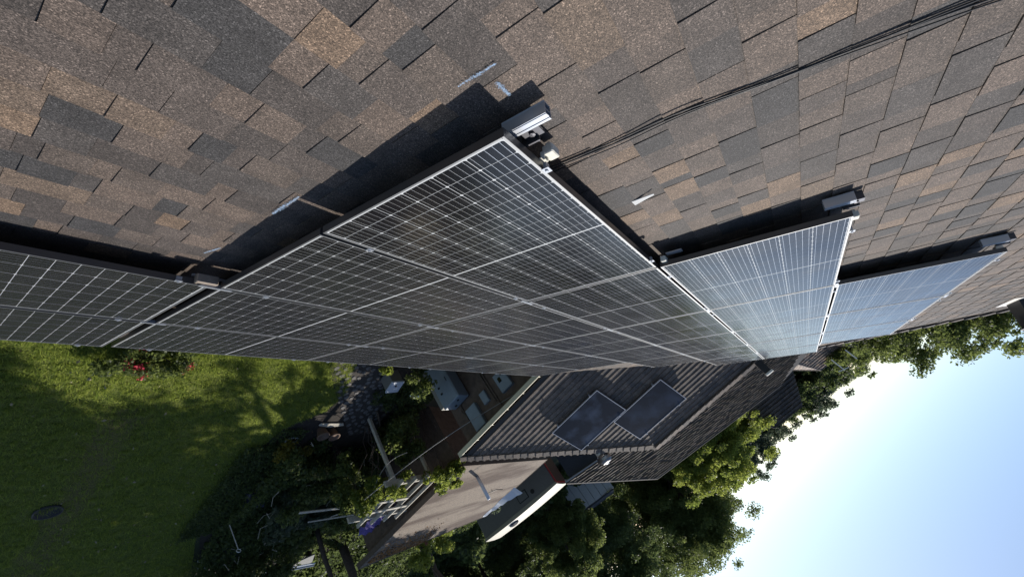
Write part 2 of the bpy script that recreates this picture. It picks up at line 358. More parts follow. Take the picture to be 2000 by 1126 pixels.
V2 = np.stack([np.stack([bx - np.cos(a2) * w2, by - np.sin(a2) * w2, np.full(n2, .003)], 1), np.stack([bx + np.cos(a2) * w2, by + np.sin(a2) * w2, np.full(n2, .003)], 1), np.stack([bx + lx2, by + ly2, h2], 1)], 1).reshape(-1, 3)
V = np.concatenate([V, V2]); n += n2
obj('grass', fast_mesh('grass', V, np.arange(3 * n).reshape(-1, 3), np.clip(rng.normal(.5, .25, n), 0, 1)), M_GRASS, kind='stuff')
# courtyard / bed soil
sheet('garden_bed', [(6.62, -6.8), (12.6, -6.8), (10.2, -8.2), (10.2, -14.2), (14, -20), (7.1, -17.5), (6.0, -14.6), (5.6, -13.2), (5.6, -10.4), (6.05, -9.35), (6.8, -8.7), (7.0, -7.9)], .008, M_SOIL)

# stone path
path = sheet('path', [(5.6, -5.0), (7.5, -5.0), (7.6, -7.2), (9.0, -8.6), (9.0, -9.9), (8.2, -9.9), (7.2, -8.6), (6.6, -7.9), (5.9, -6.9)], .012, mat('path_joint_dirt', (.05, .042, .035), .95, noise=.4, nscale=20))
pts = []
for _ in range(6000):
    x, y = random.uniform(5.6, 9.0), random.uniform(-9.9, -6.1)
    if inside([(5.85, -6.0), (7.5, -6.0), (7.6, -7.2), (8.95, -8.6), (8.95, -9.85), (8.25, -9.85), (7.25, -8.6), (6.7, -7.9), (6.0, -6.9)], np.array([x]), np.array([y]))[0] and all((x - a) ** 2 + (y - b) ** 2 > .165 ** 2 for a, b in pts): pts.append((x, y))
stone_me = []
for k in range(6):
    mb = MB(); nn = random.choice((5, 6, 6, 7)); rr = [random.uniform(.062, .088) for _ in range(nn)]
    ang = [2 * math.pi * i / nn + random.uniform(-.2, .2) for i in range(nn)]
    ring = lambda s, z: [(rr[i] * s * math.cos(ang[i]), rr[i] * s * math.sin(ang[i]), z) for i in range(nn)]
    vs = ring(1, 0) + ring(.97, .014) + ring(.8, .022)
    fs = [(j + i, j + (i + 1) % nn, j + nn + (i + 1) % nn, j + nn + i) for j in (0, nn) for i in range(nn)] + [tuple(range(2 * nn, 3 * nn))]
    mb.add(vs, fs); me = mb.mesh('stone'); me.materials.append(M_STONE); stone_me.append(me)
for x, y in pts[:290]:
    o = bpy.data.objects.new('stone', random.choice(stone_me)); COL.objects.link(o)
    setw(o, path, Matrix.Translation((x, y, .0125)) @ Matrix.Rotation(random.uniform(0, 6.3), 4, 'Z') @ Matrix.Diagonal((random.uniform(.8, 1.25), random.uniform(.8, 1.15), 1, 1)))

# ------------------------------------------------------------------ the house with its two roofs
WX, WY, EZ = 9.0, -7.17, 2.9; WP = R(36.0); wc, ws = math.cos(WP), math.sin(WP); WS = 4.27           # wing eave corner, pitch, slope length
WRX = WX + WS * wc; WRZ = EZ + WS * ws; WRY = WY + WS * wc
MEAVE = 4.506; MTOP = -6.0
def hip_u(v): return 11.95 + .832 * v
def valley_u(v): return (WX + U0) + .832 * (MEAVE - v)
house = thing('house', 'brown shingled house with solar panels on its long slope and a hip-roofed wing', 'house', (3, 3, 0))
mb = MB(); mb.poly([rp(-4.6, MEAVE, ROOF_N + .006), rp(hip_u(MEAVE), MEAVE, ROOF_N + .006), rp(hip_u(MTOP), MTOP, ROOF_N + .006), rp(-4.6, MTOP, ROOF_N + .006)], .12, NUP)
b0, b1 = rp(-4.6, MTOP, .15), rp(hip_u(MTOP), MTOP, .15); dY = 2 * (b0.y - rp(0, MEAVE).y)
e1 = rp(hip_u(MEAVE), MEAVE, .15)
mb.add([b0, b1, (e1.x, e1.y + dY, e1.z), (b0.x, e1.y + dY, e1.z)], [(0, 3, 2, 1)]); mb.add([b1, (e1.x, e1.y + dY, e1.z), e1], [(0, 2, 1)])
roof = obj('roof', mb, M_DECK, house)

def wedge(name, t, top=.47):
    mb = MB(); vs = [(-.5, 0, t * top), (.5, 0, t * top), (.5, -.143, t), (-.5, -.143, t), (-.5, 0, -.004), (.5, 0, -.004), (.5, -.143, -.002), (-.5, -.143, -.002)]
    mb.add(vs, [(0, 3, 2, 1), (3, 7, 6, 2), (0, 4, 7, 3), (1, 2, 6, 5)]); me = mb.mesh(name); me.materials.append(M_SH); return me, vs
W_TAB, VS_TAB = wedge('shingle', .0110); W_LOW, VS_LOW = wedge('shingle', .0064)
W_MID, VS_MID = wedge('shingle', .0088)
W_SHK, VS_SHK = wedge('shingle', .0195, .12); W_SHK2, VS_SHK2 = wedge('shingle', .0175, .12)
KINDS = [(W_LOW, VS_LOW), (W_TAB, VS_TAB), (W_MID, VS_MID), (W_SHK, VS_SHK), (W_SHK2, VS_SHK2)]
def build_courses(parent, frame_fn, nrows, umin_fn, umax_fn, keep_fn, matl, shake=False):
    """frame_fn(u, s): matrix of the piece's frame at distance u along and course top s down; returns pieces sorted by size in view"""
    cand = []
    for i in range(nrows):
        u, hi = umin_fn(i), umax_fn(i); u -= random.uniform(0, .2); tab = random.random() < .5
        while u < hi:
            w = (random.uniform(.10, .25) if tab else random.uniform(.06, .18)) * (1.25 if shake else 1)
            a, b = max(u, umin_fn(i)), min(u + w, hi); u += w
            kd = 1 if tab else 0
            if random.random() < .18: kd = 2
            tab = not tab
            if shake: kd = 3 + (random.random() < .4)
            if b - a < .03: continue
            um = (a + b) / 2
            mw = frame_fn(um, i)
            score = keep_fn(um, i, mw, b - a)
            if score is None: continue
            cand.append((score, mw, b - a, kd, random.random()))
    cand.sort(key=lambda q: -q[0])
    for sc, mw, w, kd, _ in cand[:300]:
        o = bpy.data.objects.new('shingle', KINDS[kd][0]); COL.objects.link(o)
        if matl is not M_SH:
            o.material_slots[0].link = 'OBJECT'; o.material_slots[0].material = matl
        setw(o, parent, mw @ Matrix.Diagonal((w - .0012, 1, 1, 1)))
    rest = MB()
    for sc, mw, w, kd, tn in cand[300:]:
        m2 = mw @ Matrix.Diagonal((w - .0012, 1, 1, 1))
        rest.add([m2 @ Vector(p) for p in KINDS[kd][1]], [(0, 3, 2, 1), (3, 7, 6, 2), (0, 4, 7, 3), (1, 2, 6, 5)], max(.001, tn))
    obj('shingle', rest, matl, parent, kind='stuff')
    return len(cand)
NR = int((MEAVE - MTOP) / .143)
def main_keep(u, i, mw, w):
    v = MTOP + i * .143 + .07
    if under_panel(u, v, .55): return None
    q = pix(mw.translation)
    if q is None or not (-900 < q[0] < 2900 and -900 < q[1] < 1700): return None
    vis = 1.0 if (-40 < q[0] < 2040 and -40 < q[1] < 1166 and not under_panel(u, v, .02)) else .02
    return vis * w / q[2] ** 2
build_courses(roof, lambda u, i: rframe(u, MTOP + i * .143), NR, lambda i: -4.6,
              lambda i: min(hip_u(MTOP + i * .143), valley_u(MTOP + i * .143)), main_keep, M_SH)
# hip caps of the long roof
def cap_mesh(name, L, wd, t):
    mb = MB(); x = L / 2
    for sgn in (1, -1):
        vs = [(-x, 0, .03 + t), (x, 0, .022), (x, sgn * wd, .022 - wd * .36), (-x, sgn * wd, .03 + t - wd * .36), (-x, 0, 0), (-x, sgn * wd, -wd * .38)]
        mb.add(vs, [(0, 1, 2, 3) if sgn < 0 else (3, 2, 1, 0), (0, 3, 5, 4) if sgn < 0 else (4, 5, 3, 0), (3, 2, 5) if sgn > 0 else (5, 2, 3)])
    return mb.mesh(name)
CAP = cap_mesh('hip_cap', .235, .15, .014); CAP.materials.append(M_SH)
def hip_caps(parent, p0, p1, matl):
    d = (p1 - p0); L = d.length; d.normalize(); k = int(L / .205)
    side = d.cross(Vector((0, 0, 1))).normalized(); up = side.cross(d)
    mr = Matrix((d, -side, up)).transposed().to_4x4()
    for i in range(k):
        o = bpy.data.objects.new('hip_cap', CAP); COL.objects.link(o)
        if matl is not M_SH: o.material_slots[0].link = 'OBJECT'; o.material_slots[0].material = matl
        setw(o, parent, Matrix.Translation(p0 + d * (.1 + .205 * i) + up * random.uniform(-.004, .004)) @ mr)
hip_caps(roof, rp(hip_u(1.0), 1.0, ROOF_N), rp(hip_u(MTOP), MTOP, ROOF_N), M_SH)

# wing roof
def wp(e, s, n=0.0): return Vector((WX + s * wc - ws * n, WY + e, EZ + s * ws + wc * n))     # e along the gutter (+Y), s up the slope
mb = MB(); T = wp(WS * wc, WS); B = Vector((WRX, .35, WRZ)); XB = 2 * WRX - WX
V0w = wp(3.49, 0); dn = Vector((0, 0, -.006))
mb.poly([p + dn for p in (wp(0, 0), T, B, V0w)], .1, (-ws, 0, wc))
mb.add([p + dn for p in (wp(0, 0), Vector((XB, WY, EZ)), T)], [(0, 1, 2)]); mb.add([p + dn for p in (Vector((XB, WY, EZ)), Vector((XB, -3.6, EZ)), B, T)], [(0, 1, 2, 3)])
mb.add([p + dn for p in (wp(0, 0), V0w, Vector((XB, -3.6, EZ)), Vector((XB, WY, EZ)))], [(0, 1, 2, 3)])
wroof = obj('wing_roof', mb, M_DECK, house)
WFR = Matrix(((0, wc, -ws), (-1, 0, 0), (0, ws, wc)))     # local x = -Y, local y = up-slope, z = outward
NW = int(WS / .143)
def wframe(em, i): return Matrix.Translation(wp(em, WS - i * .143)) @ WFR.to_4x4()
def wkeep(e, i, mw, w):
    q = pix(mw.translation); s = WS - i * .143 - .07
    vis = 1.0 if (-40 < q[0] < 2040 and -40 < q[1] < 1166) else .02
    if q[1] < 1010 - q[0] * .2: vis *= .2
    return vis * w / q[2] ** 2
build_courses(wroof, wframe, NW, lambda i: (WS - i * .143 - .14) * wc, lambda i: 3.49 + .882 * (WS - i * .143), wkeep, M_SH2, True)
hip_caps(wroof, wp(0, 0, .0), T, M_SH2); hip_caps(wroof, T, Vector((WRX, .1, WRZ)), M_SH2)
# hip end + back slope get simple course strips
def strips(parent, a, b, c2, d, n, matl, t=.012):
    """course strips on the quad a-b (eave) to d-c2 (ridge)"""
    a, b, c2, d = map(Vector, (a, b, c2, d)); nr = (b - a).cross(d - a).normalized(); nr = nr if nr.z > 0 else -nr; mb = MB()
    for i in range(n):
        f0, f1 = i / n, (i + 1) / n
        p0, p1 = a.lerp(d, f0), b.lerp(c2, f0); q0, q1 = a.lerp(d, f1), b.lerp(c2, f1)
        L = (p1 - p0).length; k = max(1, int(L / .3)); off = random.random()
        for j in range(k):
            s0, s1 = j / k, (j + 1) / k; t2 = t * random.uniform(.6, 1.3)
            w = [p0.lerp(p1, s0), p0.lerp(p1, s1), q0.lerp(q1, s1), q0.lerp(q1, s0)]
            mb.add([w[0] + nr * t2, w[1] + nr * t2, w[2] + nr * .001, w[3] + nr * .001, w[0], w[1]], [(0, 1, 2, 3), (4, 5, 1, 0)], random.uniform(.01, 1))
    return obj('shingle', mb, matl, parent, kind='stuff')
strips(wroof, (WX, WY, EZ), (XB, WY, EZ), T, T, 30, M_SH2)
# walls
mb = MB(); mb.box((2.8, -3.2, 1.42), (12.4, .2, 2.84)); mb.box((2.8, 13.2, 1.42), (12.4, .2, 2.84)); mb.box((-3.3, 5, 1.42), (.2, 16.2, 2.84)); mb.box((15.0, 5, 1.42), (.2, 16, 2.84))
obj('wall', mb, M_WALL, house)
mb = MB(); mb.box((9.45, -5.0, 1.4), (.2, 3.5, 2.8)); mb.box((12.4, -6.85, 1.4), (6.1, .2, 2.8)); mb.box((15.45, -5.0, 1.4), (.2, 3.9, 2.8)); obj('wing_wall', mb, M_WALL, house)
mb = MB(); mb.box((9.18, -5.2, 2.80), (.34, 3.9, .02)); mb.box((9.015, -5.2, 2.75), (.022, 3.9, .15)); obj('fascia', mb, mat('brown_fascia', (.16, .12, .08), .7, noise=.2, nscale=10), house)
mb = MB()
for (x, z, dx, dz) in ((8.945, 2.745, .11, .008), (8.995, 2.79, .008, .1)): mb.box((x, -5.35, z), (dx, 3.45, dz))
gut = obj('gutter', mb, M_GUTB, house)
mb = MB(); mb.box((8.89, -5.35, 2.80), (.014, 3.45, .12)); mb.box((8.898, -5.35, 2.862), (.022, 3.45, .008)); obj('gutter_lip', mb, M_GUT, gut)
mb = MB()
for k in range(6): mb.box((8.94, -6.95 + k * .62, 2.864), (.10, .022, .01)); mb.box((8.884, -6.95 + k * .62, 2.85), (.012, .03, .03))
obj('gutter_bracket', mb, M_GUT, gut)
# flue by the wing ridge
mb = MB(); mb.bevel_box((12.42, -.16, 5.52), (.20, .17, .42), .01); fl = obj('flue', mb, mat('flue_black_paint', (.02, .02, .02), .6), house)
mb = MB(); mb.bevel_box((12.42, -.16, 5.76), (.25, .21, .05), .012); obj('flue_cap', mb, M_CREAM, fl)
# turbine vent on the hip end
tv = thing('turbine_vent', 'round ribbed metal turbine vent just behind the hip of the wing roof', 'roof vent', (11.75, -4.92, 4.5))
mb = MB(); mb.lathe((11.75, -4.92, 4.45), [(.13, 0), (.13, .22), (.16, .24)], 20); obj('collar', mb, M_ALU, tv)
mb = MB()
for k in range(26):
    a0 = 2 * math.pi * k / 26; pr = [(.10, .22), (.185, .27), (.215, .34), (.20, .42), (.14, .485), (.04, .505)]
    vs = []
    for (r1, z1) in pr:
        for da, rr in ((0, r1), (.2, r1 * .93)): vs.append((11.75 + rr * math.cos(a0 + da + z1 * 1.2), -4.92 + rr * math.sin(a0 + da + z1 * 1.2), 4.45 + z1))
    mb.add(vs, [(2 * i, 2 * i + 1, 2 * i + 3, 2 * i + 2) for i in range(5)])
obj('turbine_fin', mb, mat('galvanised_fin', (.30, .29, .28), .4, .9), tv)
mb = MB(); mb.lathe((11.75, -4.92, 4.45), [(.06, .50), (.05, .515), (.0, .52)], 16); obj('turbine_cap', mb, M_ALU, tv)

# meter boxes on the wing wall
def wallbox(name, label, y0, y1, z0, z1, d=.12):
    t = thing(name, label, 'meter box', (9.35, (y0 + y1) / 2, z0))
    mb = MB(); mb.box((9.35 - d / 2, (y0 + y1) / 2, (z0 + z1) / 2), (d, y1 - y0, z1 - z0)); obj('housing', mb, M_UTIL, t)
    mb = MB(); mb.box((9.35 - d - .006, (y0 + y1) / 2, (z0 + z1) / 2), (.012, y1 - y0 - .03, z1 - z0 - .03)); dr = obj('door', mb, M_UTIL, t)
    return t, dr
wallbox('meter_box', 'large plain pale grey-blue meter cabinet on the brown wing wall', -6.45, -6.05, 1.87, 2.55)
t, dr = wallbox('meter_box', 'pale meter box with two black windows, nearest the solar panels', -5.13, -4.72, 1.76, 2.31)
mb = MB(); mb.box((9.212, -4.98, 1.98), (.006, .10, .14)); mb.box((9.212, -4.85, 1.86), (.006, .07, .09)); obj('meter_window', mb, M_GLASSD, dr)
wallbox('meter_box', 'small dim grey meter box between the two larger ones', -5.82, -5.60, 1.80, 2.15, .08)
mb = MB()
for (y, z0, z1) in ((-5.4, .2, 2.7), (-5.48, .2, 2.3), (-6.55, .1, 2.2)): mb.tube([(9.32, y, z0), (9.32, y, z1)], .018)
mb.tube([(9.30, -6.9, 2.55), (9.30, -4.2, 2.6)], .015); mb.tube([(9.30, -6.5, 1.5), (9.30, -6.62, 1.75), (9.30, -6.45, 2.05)], .02)
obj('conduit', mb, M_DWOOD, house)

# ------------------------------------------------------------------ solar panels
PAD, MIDG = .0105, .012
CW = (PW - 2 * .019 - MIDG - 18 * .0025) / 20; CHh = (PH - 2 * .016 - 5 * .0030) / 6
def cell_centres():
    for j in range(6):
        for i in range(20):
            x = .019 + i * CW + (i - (1 if i >= 10 else 0)) * .0025 + (MIDG if i >= 10 else 0) + CW / 2
            y = -(.016 + j * (CHh + .0030) + CHh / 2); yield x, y
def cell_poly(mb, x, y, z):
    a, b, k = CW / 2, CHh / 2, .0058
    p = [(-a + k, -b), (a - k, -b), (a, -b + k), (a, b - k), (a - k, b), (-a + k, b), (-a, b - k), (-a, -b + k)]
    mb.add([(x + q[0], y + q[1], z) for q in p], [tuple(range(8))], 0, [[((q[0] / a + 1) / 2, (q[1] / b + 1) / 2 + 1e-4) for q in p]])
mb = MB(); cell_poly(mb, 0, 0, 0); ME_CELL = mb.mesh('cell'); ME_CELL.materials.append(M_CELL)
mb = MB()
for x, y in cell_centres(): cell_poly(mb, x, y, 0)
ME_GRID = mb.mesh('cell'); ME_GRID.materials.append(M_CELL)
mb = MB(); FT = .035; fw = .0105
mb.box((PW / 2, -fw / 2, -FT / 2), (PW, fw, FT)); mb.box((PW / 2, -PH + fw / 2, -FT / 2), (PW, fw, FT))
mb.box((fw / 2, -PH / 2, -FT / 2), (fw, PH - 2 * fw, FT)); mb.box((PW - fw / 2, -PH / 2, -FT / 2), (fw, PH - 2 * fw, FT))
ME_FRAME = mb.mesh('frame'); ME_FRAME.materials.append(M_FRAME)
mb = MB()
for (x, y, dx, dy) in ((PW / 2, -fw / 2, PW - .002, fw - .002), (PW / 2, -PH + fw / 2, PW - .002, fw - .002), (fw / 2, -PH / 2, fw - .002, PH - 2 * fw - .002), (PW - fw / 2, -PH / 2, fw - .002, PH - 2 * fw - .002)): mb.box((x, y, .0006), (dx, dy, .0012))
ME_FRAMELIT = mb.mesh('lit_frame_top'); ME_FRAMELIT.materials.append(M_FRAMELIT)
mb = MB(); mb.box((PW / 2, -PH / 2, -.0055), (PW - 2 * fw, PH - 2 * fw, .007)); ME_BACK = mb.mesh('backsheet'); ME_BACK.materials.append(M_BACK)
mb = MB(); mb.box((0, 0, .001), (.034, .030, .004)); mb.box((0, 0, -.014), (.026, .012, .026)); mb.lathe((0, 0, .003), [(.007, 0), (.007, .006), (0, .006)], 6); ME_CLAMP = mb.mesh('clamp'); ME_CLAMP.materials.append(M_ALU)
mb = MB(); mb.box((0, 0, .0015), (.15, .022, .003)); mb.box((0, 0, -.012), (.13, .012, .022)); ME_PLATE = mb.mesh('splice_plate'); ME_PLATE.materials.append(M_ALU)
rown = {-1: 'the short topmost row', 0: 'the second row from the top', 1: 'the third row from the top', 2: 'the fourth row from the top', 3: 'the row above the eave row', 4: 'the bottom row along the eave'}
ordn = ['nearest', 'second', 'third', 'fourth', 'fifth', 'sixth']
extra = {(1, 1): 'large black solar panel beside the corner bracket, nearest in the third row from the top', (-1, 3): 'pale sky-reflecting solar panel, nearest in the short topmost row',
         (0, 2): 'bluish sky-reflecting solar panel, nearest in the second row from the top', (3, 0): 'black solar panel cut by the left photo edge, in the row above the eave row', (4, 0): 'black solar panel cut by the left photo edge, in the bottom row along the eave'}
def small(name, me, parent, mw):
    o = bpy.data.objects.new(name, me); COL.objects.link(o); setw(o, parent, mw); return o
for r, a, b in ROWS:
    for k in range(a, b + 1):
        mw = rframe(col_u(k), row_v(r), random.uniform(-.0012, .0012)) @ Matrix.Rotation(random.uniform(-.0015, .0015), 4, 'X') @ Matrix.Rotation(random.uniform(-.0012, .0012), 4, 'Y')
        i = k - a; lab = extra.get((r, k), '%s solar panel from the near end in %s' % (ordn[i] if i else 'nearest', rown[r]) if i else 'nearest black solar panel in %s' % rown[r])
        if (r, k) == (3, 1): small('splice_plate', ME_PLATE, p, mw @ Matrix.Translation((-.03, GAP / 2 + .001, .003)))
        if i == b - a: lab = 'farthest solar panel in %s' % rown[r]
        p = thing('solar_panel', lab, 'solar panel', mw=mw, group='solar panels on the long roof slope')
        fo = small('frame', ME_FRAME, p, mw); small('lit_frame_top', ME_FRAMELIT, fo, mw); small('backsheet', ME_BACK, p, mw)
        z = Matrix.Translation((0, 0, -.0015))
        if (k <= 1 and r >= 1) or (k, r) in ((2, 0), (2, 1)):
            for x, y in cell_centres(): small('cell', ME_CELL, p, mw @ Matrix.Translation((x, y, -.0015)))
        else: tag(small('cell', ME_GRID, p, mw @ z), kind='stuff')
        for x in (.265, PW - .15):                                  # clamps in the gap above the panel (and below the last row)
            small('clamp', ME_CLAMP, p, mw @ Matrix.Translation((x, GAP / 2 + .001, .001)))
            if not any(rr == r + 1 and aa <= k <= bb for rr, aa, bb in ROWS): small('clamp', ME_CLAMP, p, mw @ Matrix.Translation((x, -PH - GAP / 2 - .001, .001)))
        if k > a and (r, k) != (1, 2): small('splice_plate', ME_PLATE, p, mw @ Matrix.Translation((-.01, GAP / 2 + .001, .003)))

# mounting rails, one at the start of every column, with their end hardware
TOPV = {1: row_v(1), 2: row_v(0), 3: row_v(-1), 4: row_v(-1), 5: row_v(-1), 6: row_v(0)}
RT = ['metal rail end with bracket at the top corner of the nearest large panel', 'metal rail end at the near corner of the second panel row', 'metal rail end at the near corner of the topmost panel row',
      'second rail under the topmost panel row', 'third rail under the topmost panel row', 'farthest rail under the panels']
for k, uo, va, vb, du, dv in ((1, .075, -.135, .04, .205, .03), (2, 1.737, -1.085, -.945, .305, .045), (3, 3.512, -2.135, -1.99, .30, .045)):
    mw = rframe(uo, TOPV[k], .045 + FT + (.0 if k == 1 else .01))
    t = thing('mounting_rail', RT[k - 1], 'mounting rail', mw=mw, group='aluminium rails under the solar panels')
    y1, y0 = TOPV[k] - va, TOPV[k] - vb; L = y1 - y0; yc = (y0 + y1) / 2; mb = MB()
    for (x, z, dx, dz) in ((-.019, 0, .003, .05), (.019, 0, .003, .05), (0, .0235, .035, .003), (0, -.0235, .044, .003), (0, .004, .035, .0025)): mb.box((x, yc, z), (dx, L, dz))
    for x in (-.012, .012): mb.box((x, yc, .0262), (.008, L, .0024))
    obj('rail', mb, M_ALU, t, local=True)
    mb = MB(); mb.box((.058, .035, .004), (.055, .075, .006)); mb.box((.034, .035, -.015), (.006, .07, .05)); mb.box((.088, .012, -.012), (.007, .075, .075)); mb.box((.13, .012, -.046), (.09, .075, .006)); mb.lathe((.06, .035, .007), [(.012, 0), (.012, .008), (0, .009)], 6); mb.lathe((.14, .012, -.043), [(.013, 0), (.013, .009), (0, .01)], 6)
    obj('bracket', mb, M_DARKALU, t, local=True)
    mb = MB(); mb.bevel_box((du, dv, .004), (.06, .045, .034), .004); mb.box((du - .005, dv, -.02), (.03, .02, .02)); obj('end_block', mb, M_CREAM, t, local=True)
    mb = MB(); mb.box((du - .015, .003, .034), (.04, .018, .004)); mb.box((du - .029, .008, .022), (.006, .016, .028)); mb.box((du - .001, .008, .022), (.006, .016, .028)); obj('end_clamp', mb, M_CREAM if k == 1 else M_ALU, t, local=True)
mw = rframe(-.075, 2.09, .03); t = thing('rail_block', 'weathered metal rail block at the corner where the lower panel rows widen', 'rail block', mw=mw)
mb = MB(); mb.bevel_box((0, 0, 0), (.11, .045, .05), .004); obj('block', mb, M_BRONZE, t, local=True); mb = MB(); mb.box((.035, -.035, -.03), (.2, .016, .012)); obj('slot_bar', mb, M_ALU, t, local=True)
mw = rframe(1.775, -.055, .04); t = thing('rail_block', 'small cream rail block by the far top corner of the nearest large panel', 'rail block', mw=mw)
mb = MB(); mb.bevel_box((0, .0, 0), (.08, .035, .035), .004); obj('block', mb, M_CREAM, t, local=True); mb = MB(); mb.box((-.02, .075, -.03), (.05, .10, .006)); obj('foot_strip', mb, M_ALU, t, local=True)

# black cables lying on the shingles
def cable(name, label, pts, r, n=ROOF_N - .012):
    P = [rp(u, v, n - o) for u, v, o in pts]; out = []
    for i in range(len(P) - 1):
        a, b = P[max(i - 1, 0)], P[min(i + 2, len(P) - 1)]
        for j in range(8):
            t = j / 8; p1, p2 = P[i], P[i + 1]
            out.append(.5 * ((2 * p1) + (-a + p2) * t + (2 * a - 5 * p1 + 4 * p2 - b) * t * t + (-a + 3 * p1 - 3 * p2 + b) * t ** 3))
    mb = MB(); mb.tube(out + [P[-1]], r, 7); o = obj(name, mb, M_BLACK, smooth=True); return tag(o, label, 'cable', 'black cables crossing the roof')
cable('cable', 'upper of the black cables running up the shingles, touching the label block', [(.40, .10, .02), (.435, .0, .004), (.452, -.25, .002), (.449, -.49, .006), (.50, -.76, .002), (.530, -1.05, .004), (.548, -1.28, .002), (.60, -1.7, .0)], .0032)
cable('cable', 'middle black cable, partly crossing over its neighbour on the shingles', [(.43, .10, .02), (.450, .0, .004), (.468, -.25, .002), (.470, -.49, .002), (.508, -.80, .005), (.535, -1.08, .002), (.566, -1.30, .003), (.64, -1.7, .0)], .0032)
cable('cable', 'lower black cable, slackest of those on the shingles', [(.46, .10, .02), (.472, .02, .004), (.484, -.24, .006), (.482, -.50, .002), (.520, -.84, .002), (.552, -1.10, .005), (.592, -1.32, .002), (.68, -1.7, .0)], .0026)
# metal sliver, chalk, vent
mb = MB(); A = rp(1.02, -.115, ROOF_N - .012); B = rp(.965, -.235, ROOF_N - .03); w = Vector((.016, 0, .006))
mb.add([A - w, A + w, B + w * .25, B - w * .25] + [p + Vector((0, 0, -.003)) for p in (A - w, A + w, B + w * .25, B - w * .25)], [(0, 1, 2, 3), (7, 6, 5, 4), (0, 4, 5, 1), (1, 5, 6, 2), (2, 6, 7, 3), (3, 7, 4, 0)])
tag(obj('metal_sliver', mb, M_WHITE), 'thin pale metal sliver sticking up from the shingles beside the panels', 'metal scrap')
def chalk_mat():
    m = bpy.data.materials.new('blue_chalk'); m.use_nodes = True; t = m.node_tree; b = t.nodes['Principled BSDF']
    b.inputs['Base Color'].default_value = (.30, .42, .58, 1); b.inputs['Roughness'].default_value = 1
    g = t.nodes.new('ShaderNodeNewGeometry'); n = t.nodes.new('ShaderNodeTexNoise'); n.inputs['Scale'].default_value = 160; n.inputs['Detail'].default_value = 3; t.links.new(g.outputs['Position'], n.inputs['Vector'])
    uv = t.nodes.new('ShaderNodeUVMap'); sx = t.nodes.new('ShaderNodeSeparateXYZ'); t.links.new(uv.outputs[0], sx.inputs[0])
    e = math_node(t, 'SUBTRACT', 1.0, math_node(t, 'ABSOLUTE', math_node(t, 'SUBTRACT', math_node(t, 'MULTIPLY', sx.outputs[1], 2.0), 1.0)))
    k = math_node(t, 'ADD', math_node(t, 'MULTIPLY', n.outputs['Fac'], 1.0), math_node(t, 'MULTIPLY', e, .35))
    mr = t.nodes.new('ShaderNodeMapRange'); mr.inputs[1].default_value = .58; mr.inputs[2].default_value = .98; t.links.new(k, mr.inputs[0]); t.links.new(mr.outputs[0], b.inputs['Alpha'])
    return m
M_CHALK = chalk_mat()
def chalk(label, p0, p1, w, n=ROOF_N - .0125):
    a, b = Vector(p0), Vector(p1); d = (b - a).normalized(); q = Vector((-d.y, d.x)); mb = MB(); k = 12; vs = []; uvs = []
    for i in range(k + 1):
        f = i / k; ww = w * (.35 + .65 * math.sin(math.pi * min(1, .12 + f * .8))) * random.uniform(.8, 1.2); p = a.lerp(b, f)
        vs += [rp(*(p + q * ww / 2), n), rp(*(p - q * ww / 2), n)]
    fs = [(2 * i, 2 * i + 1, 2 * i + 3, 2 * i + 2) for i in range(k)]
    mb.add(vs, fs, 0, [[(i / k + .001, 0), (i / k + .001, 1), ((i + 1) / k, 1), ((i + 1) / k, 0)] for i in range(k)])
    tag(obj('chalk_mark', mb, M_CHALK), label, 'chalk mark', 'blue chalk marks on the shingles')
chalk('long pale blue chalk line at the top corner of the panel shadow', (-.15, .06), (-.145, -.09), .016)
chalk('short thick blue chalk dash beside the longer chalk line', (-.088, -.045), (-.012, -.048), .026)
chalk('blue chalk smear on the shadow edge beside the sunlit strip', (-.13, 1.25), (-.13, 1.02), .03)
chalk('thin blue chalk streak in the shadow near the rail block', (-.16, 1.93), (-.13, 1.80), .02)
rv = thing('roof_vent', 'black hooded roof vent near the hip at the photo edge', 'roof vent', mw=rframe(7.95, -3.62))
mb = MB(); mb.add([(-.2, -.22, 0), (.25, -.22, 0), (.25, .25, 0), (-.2, .25, 0), (-.17, -.18, .40), (.22, -.18, .40), (.22, .22, .40), (-.17, .22, .40), (-.05, 0, .50), (.12, 0, .50)],
               [(3, 2, 1, 0), (0, 1, 5, 4), (1, 2, 6, 5), (2, 3, 7, 6), (3, 0, 4, 7), (4, 5, 9, 8), (6, 7, 8, 9), (5, 6, 9), (7, 4, 8)]); obj('hood', mb, M_BLACK, rv, local=True)
mb = MB(); mb.box((-.02, 0, .012), (.75, .62, .006)); obj('flashing', mb, mat('pale_flashing', (.45, .44, .42), .5, .5), rv, local=True)
mb = MB(); mb.tube([(-.18, -.19, .40), (.23, -.19, .40), (.23, .23, .40)], .012, 6); obj('trim', mb, M_WHITE, rv, local=True)

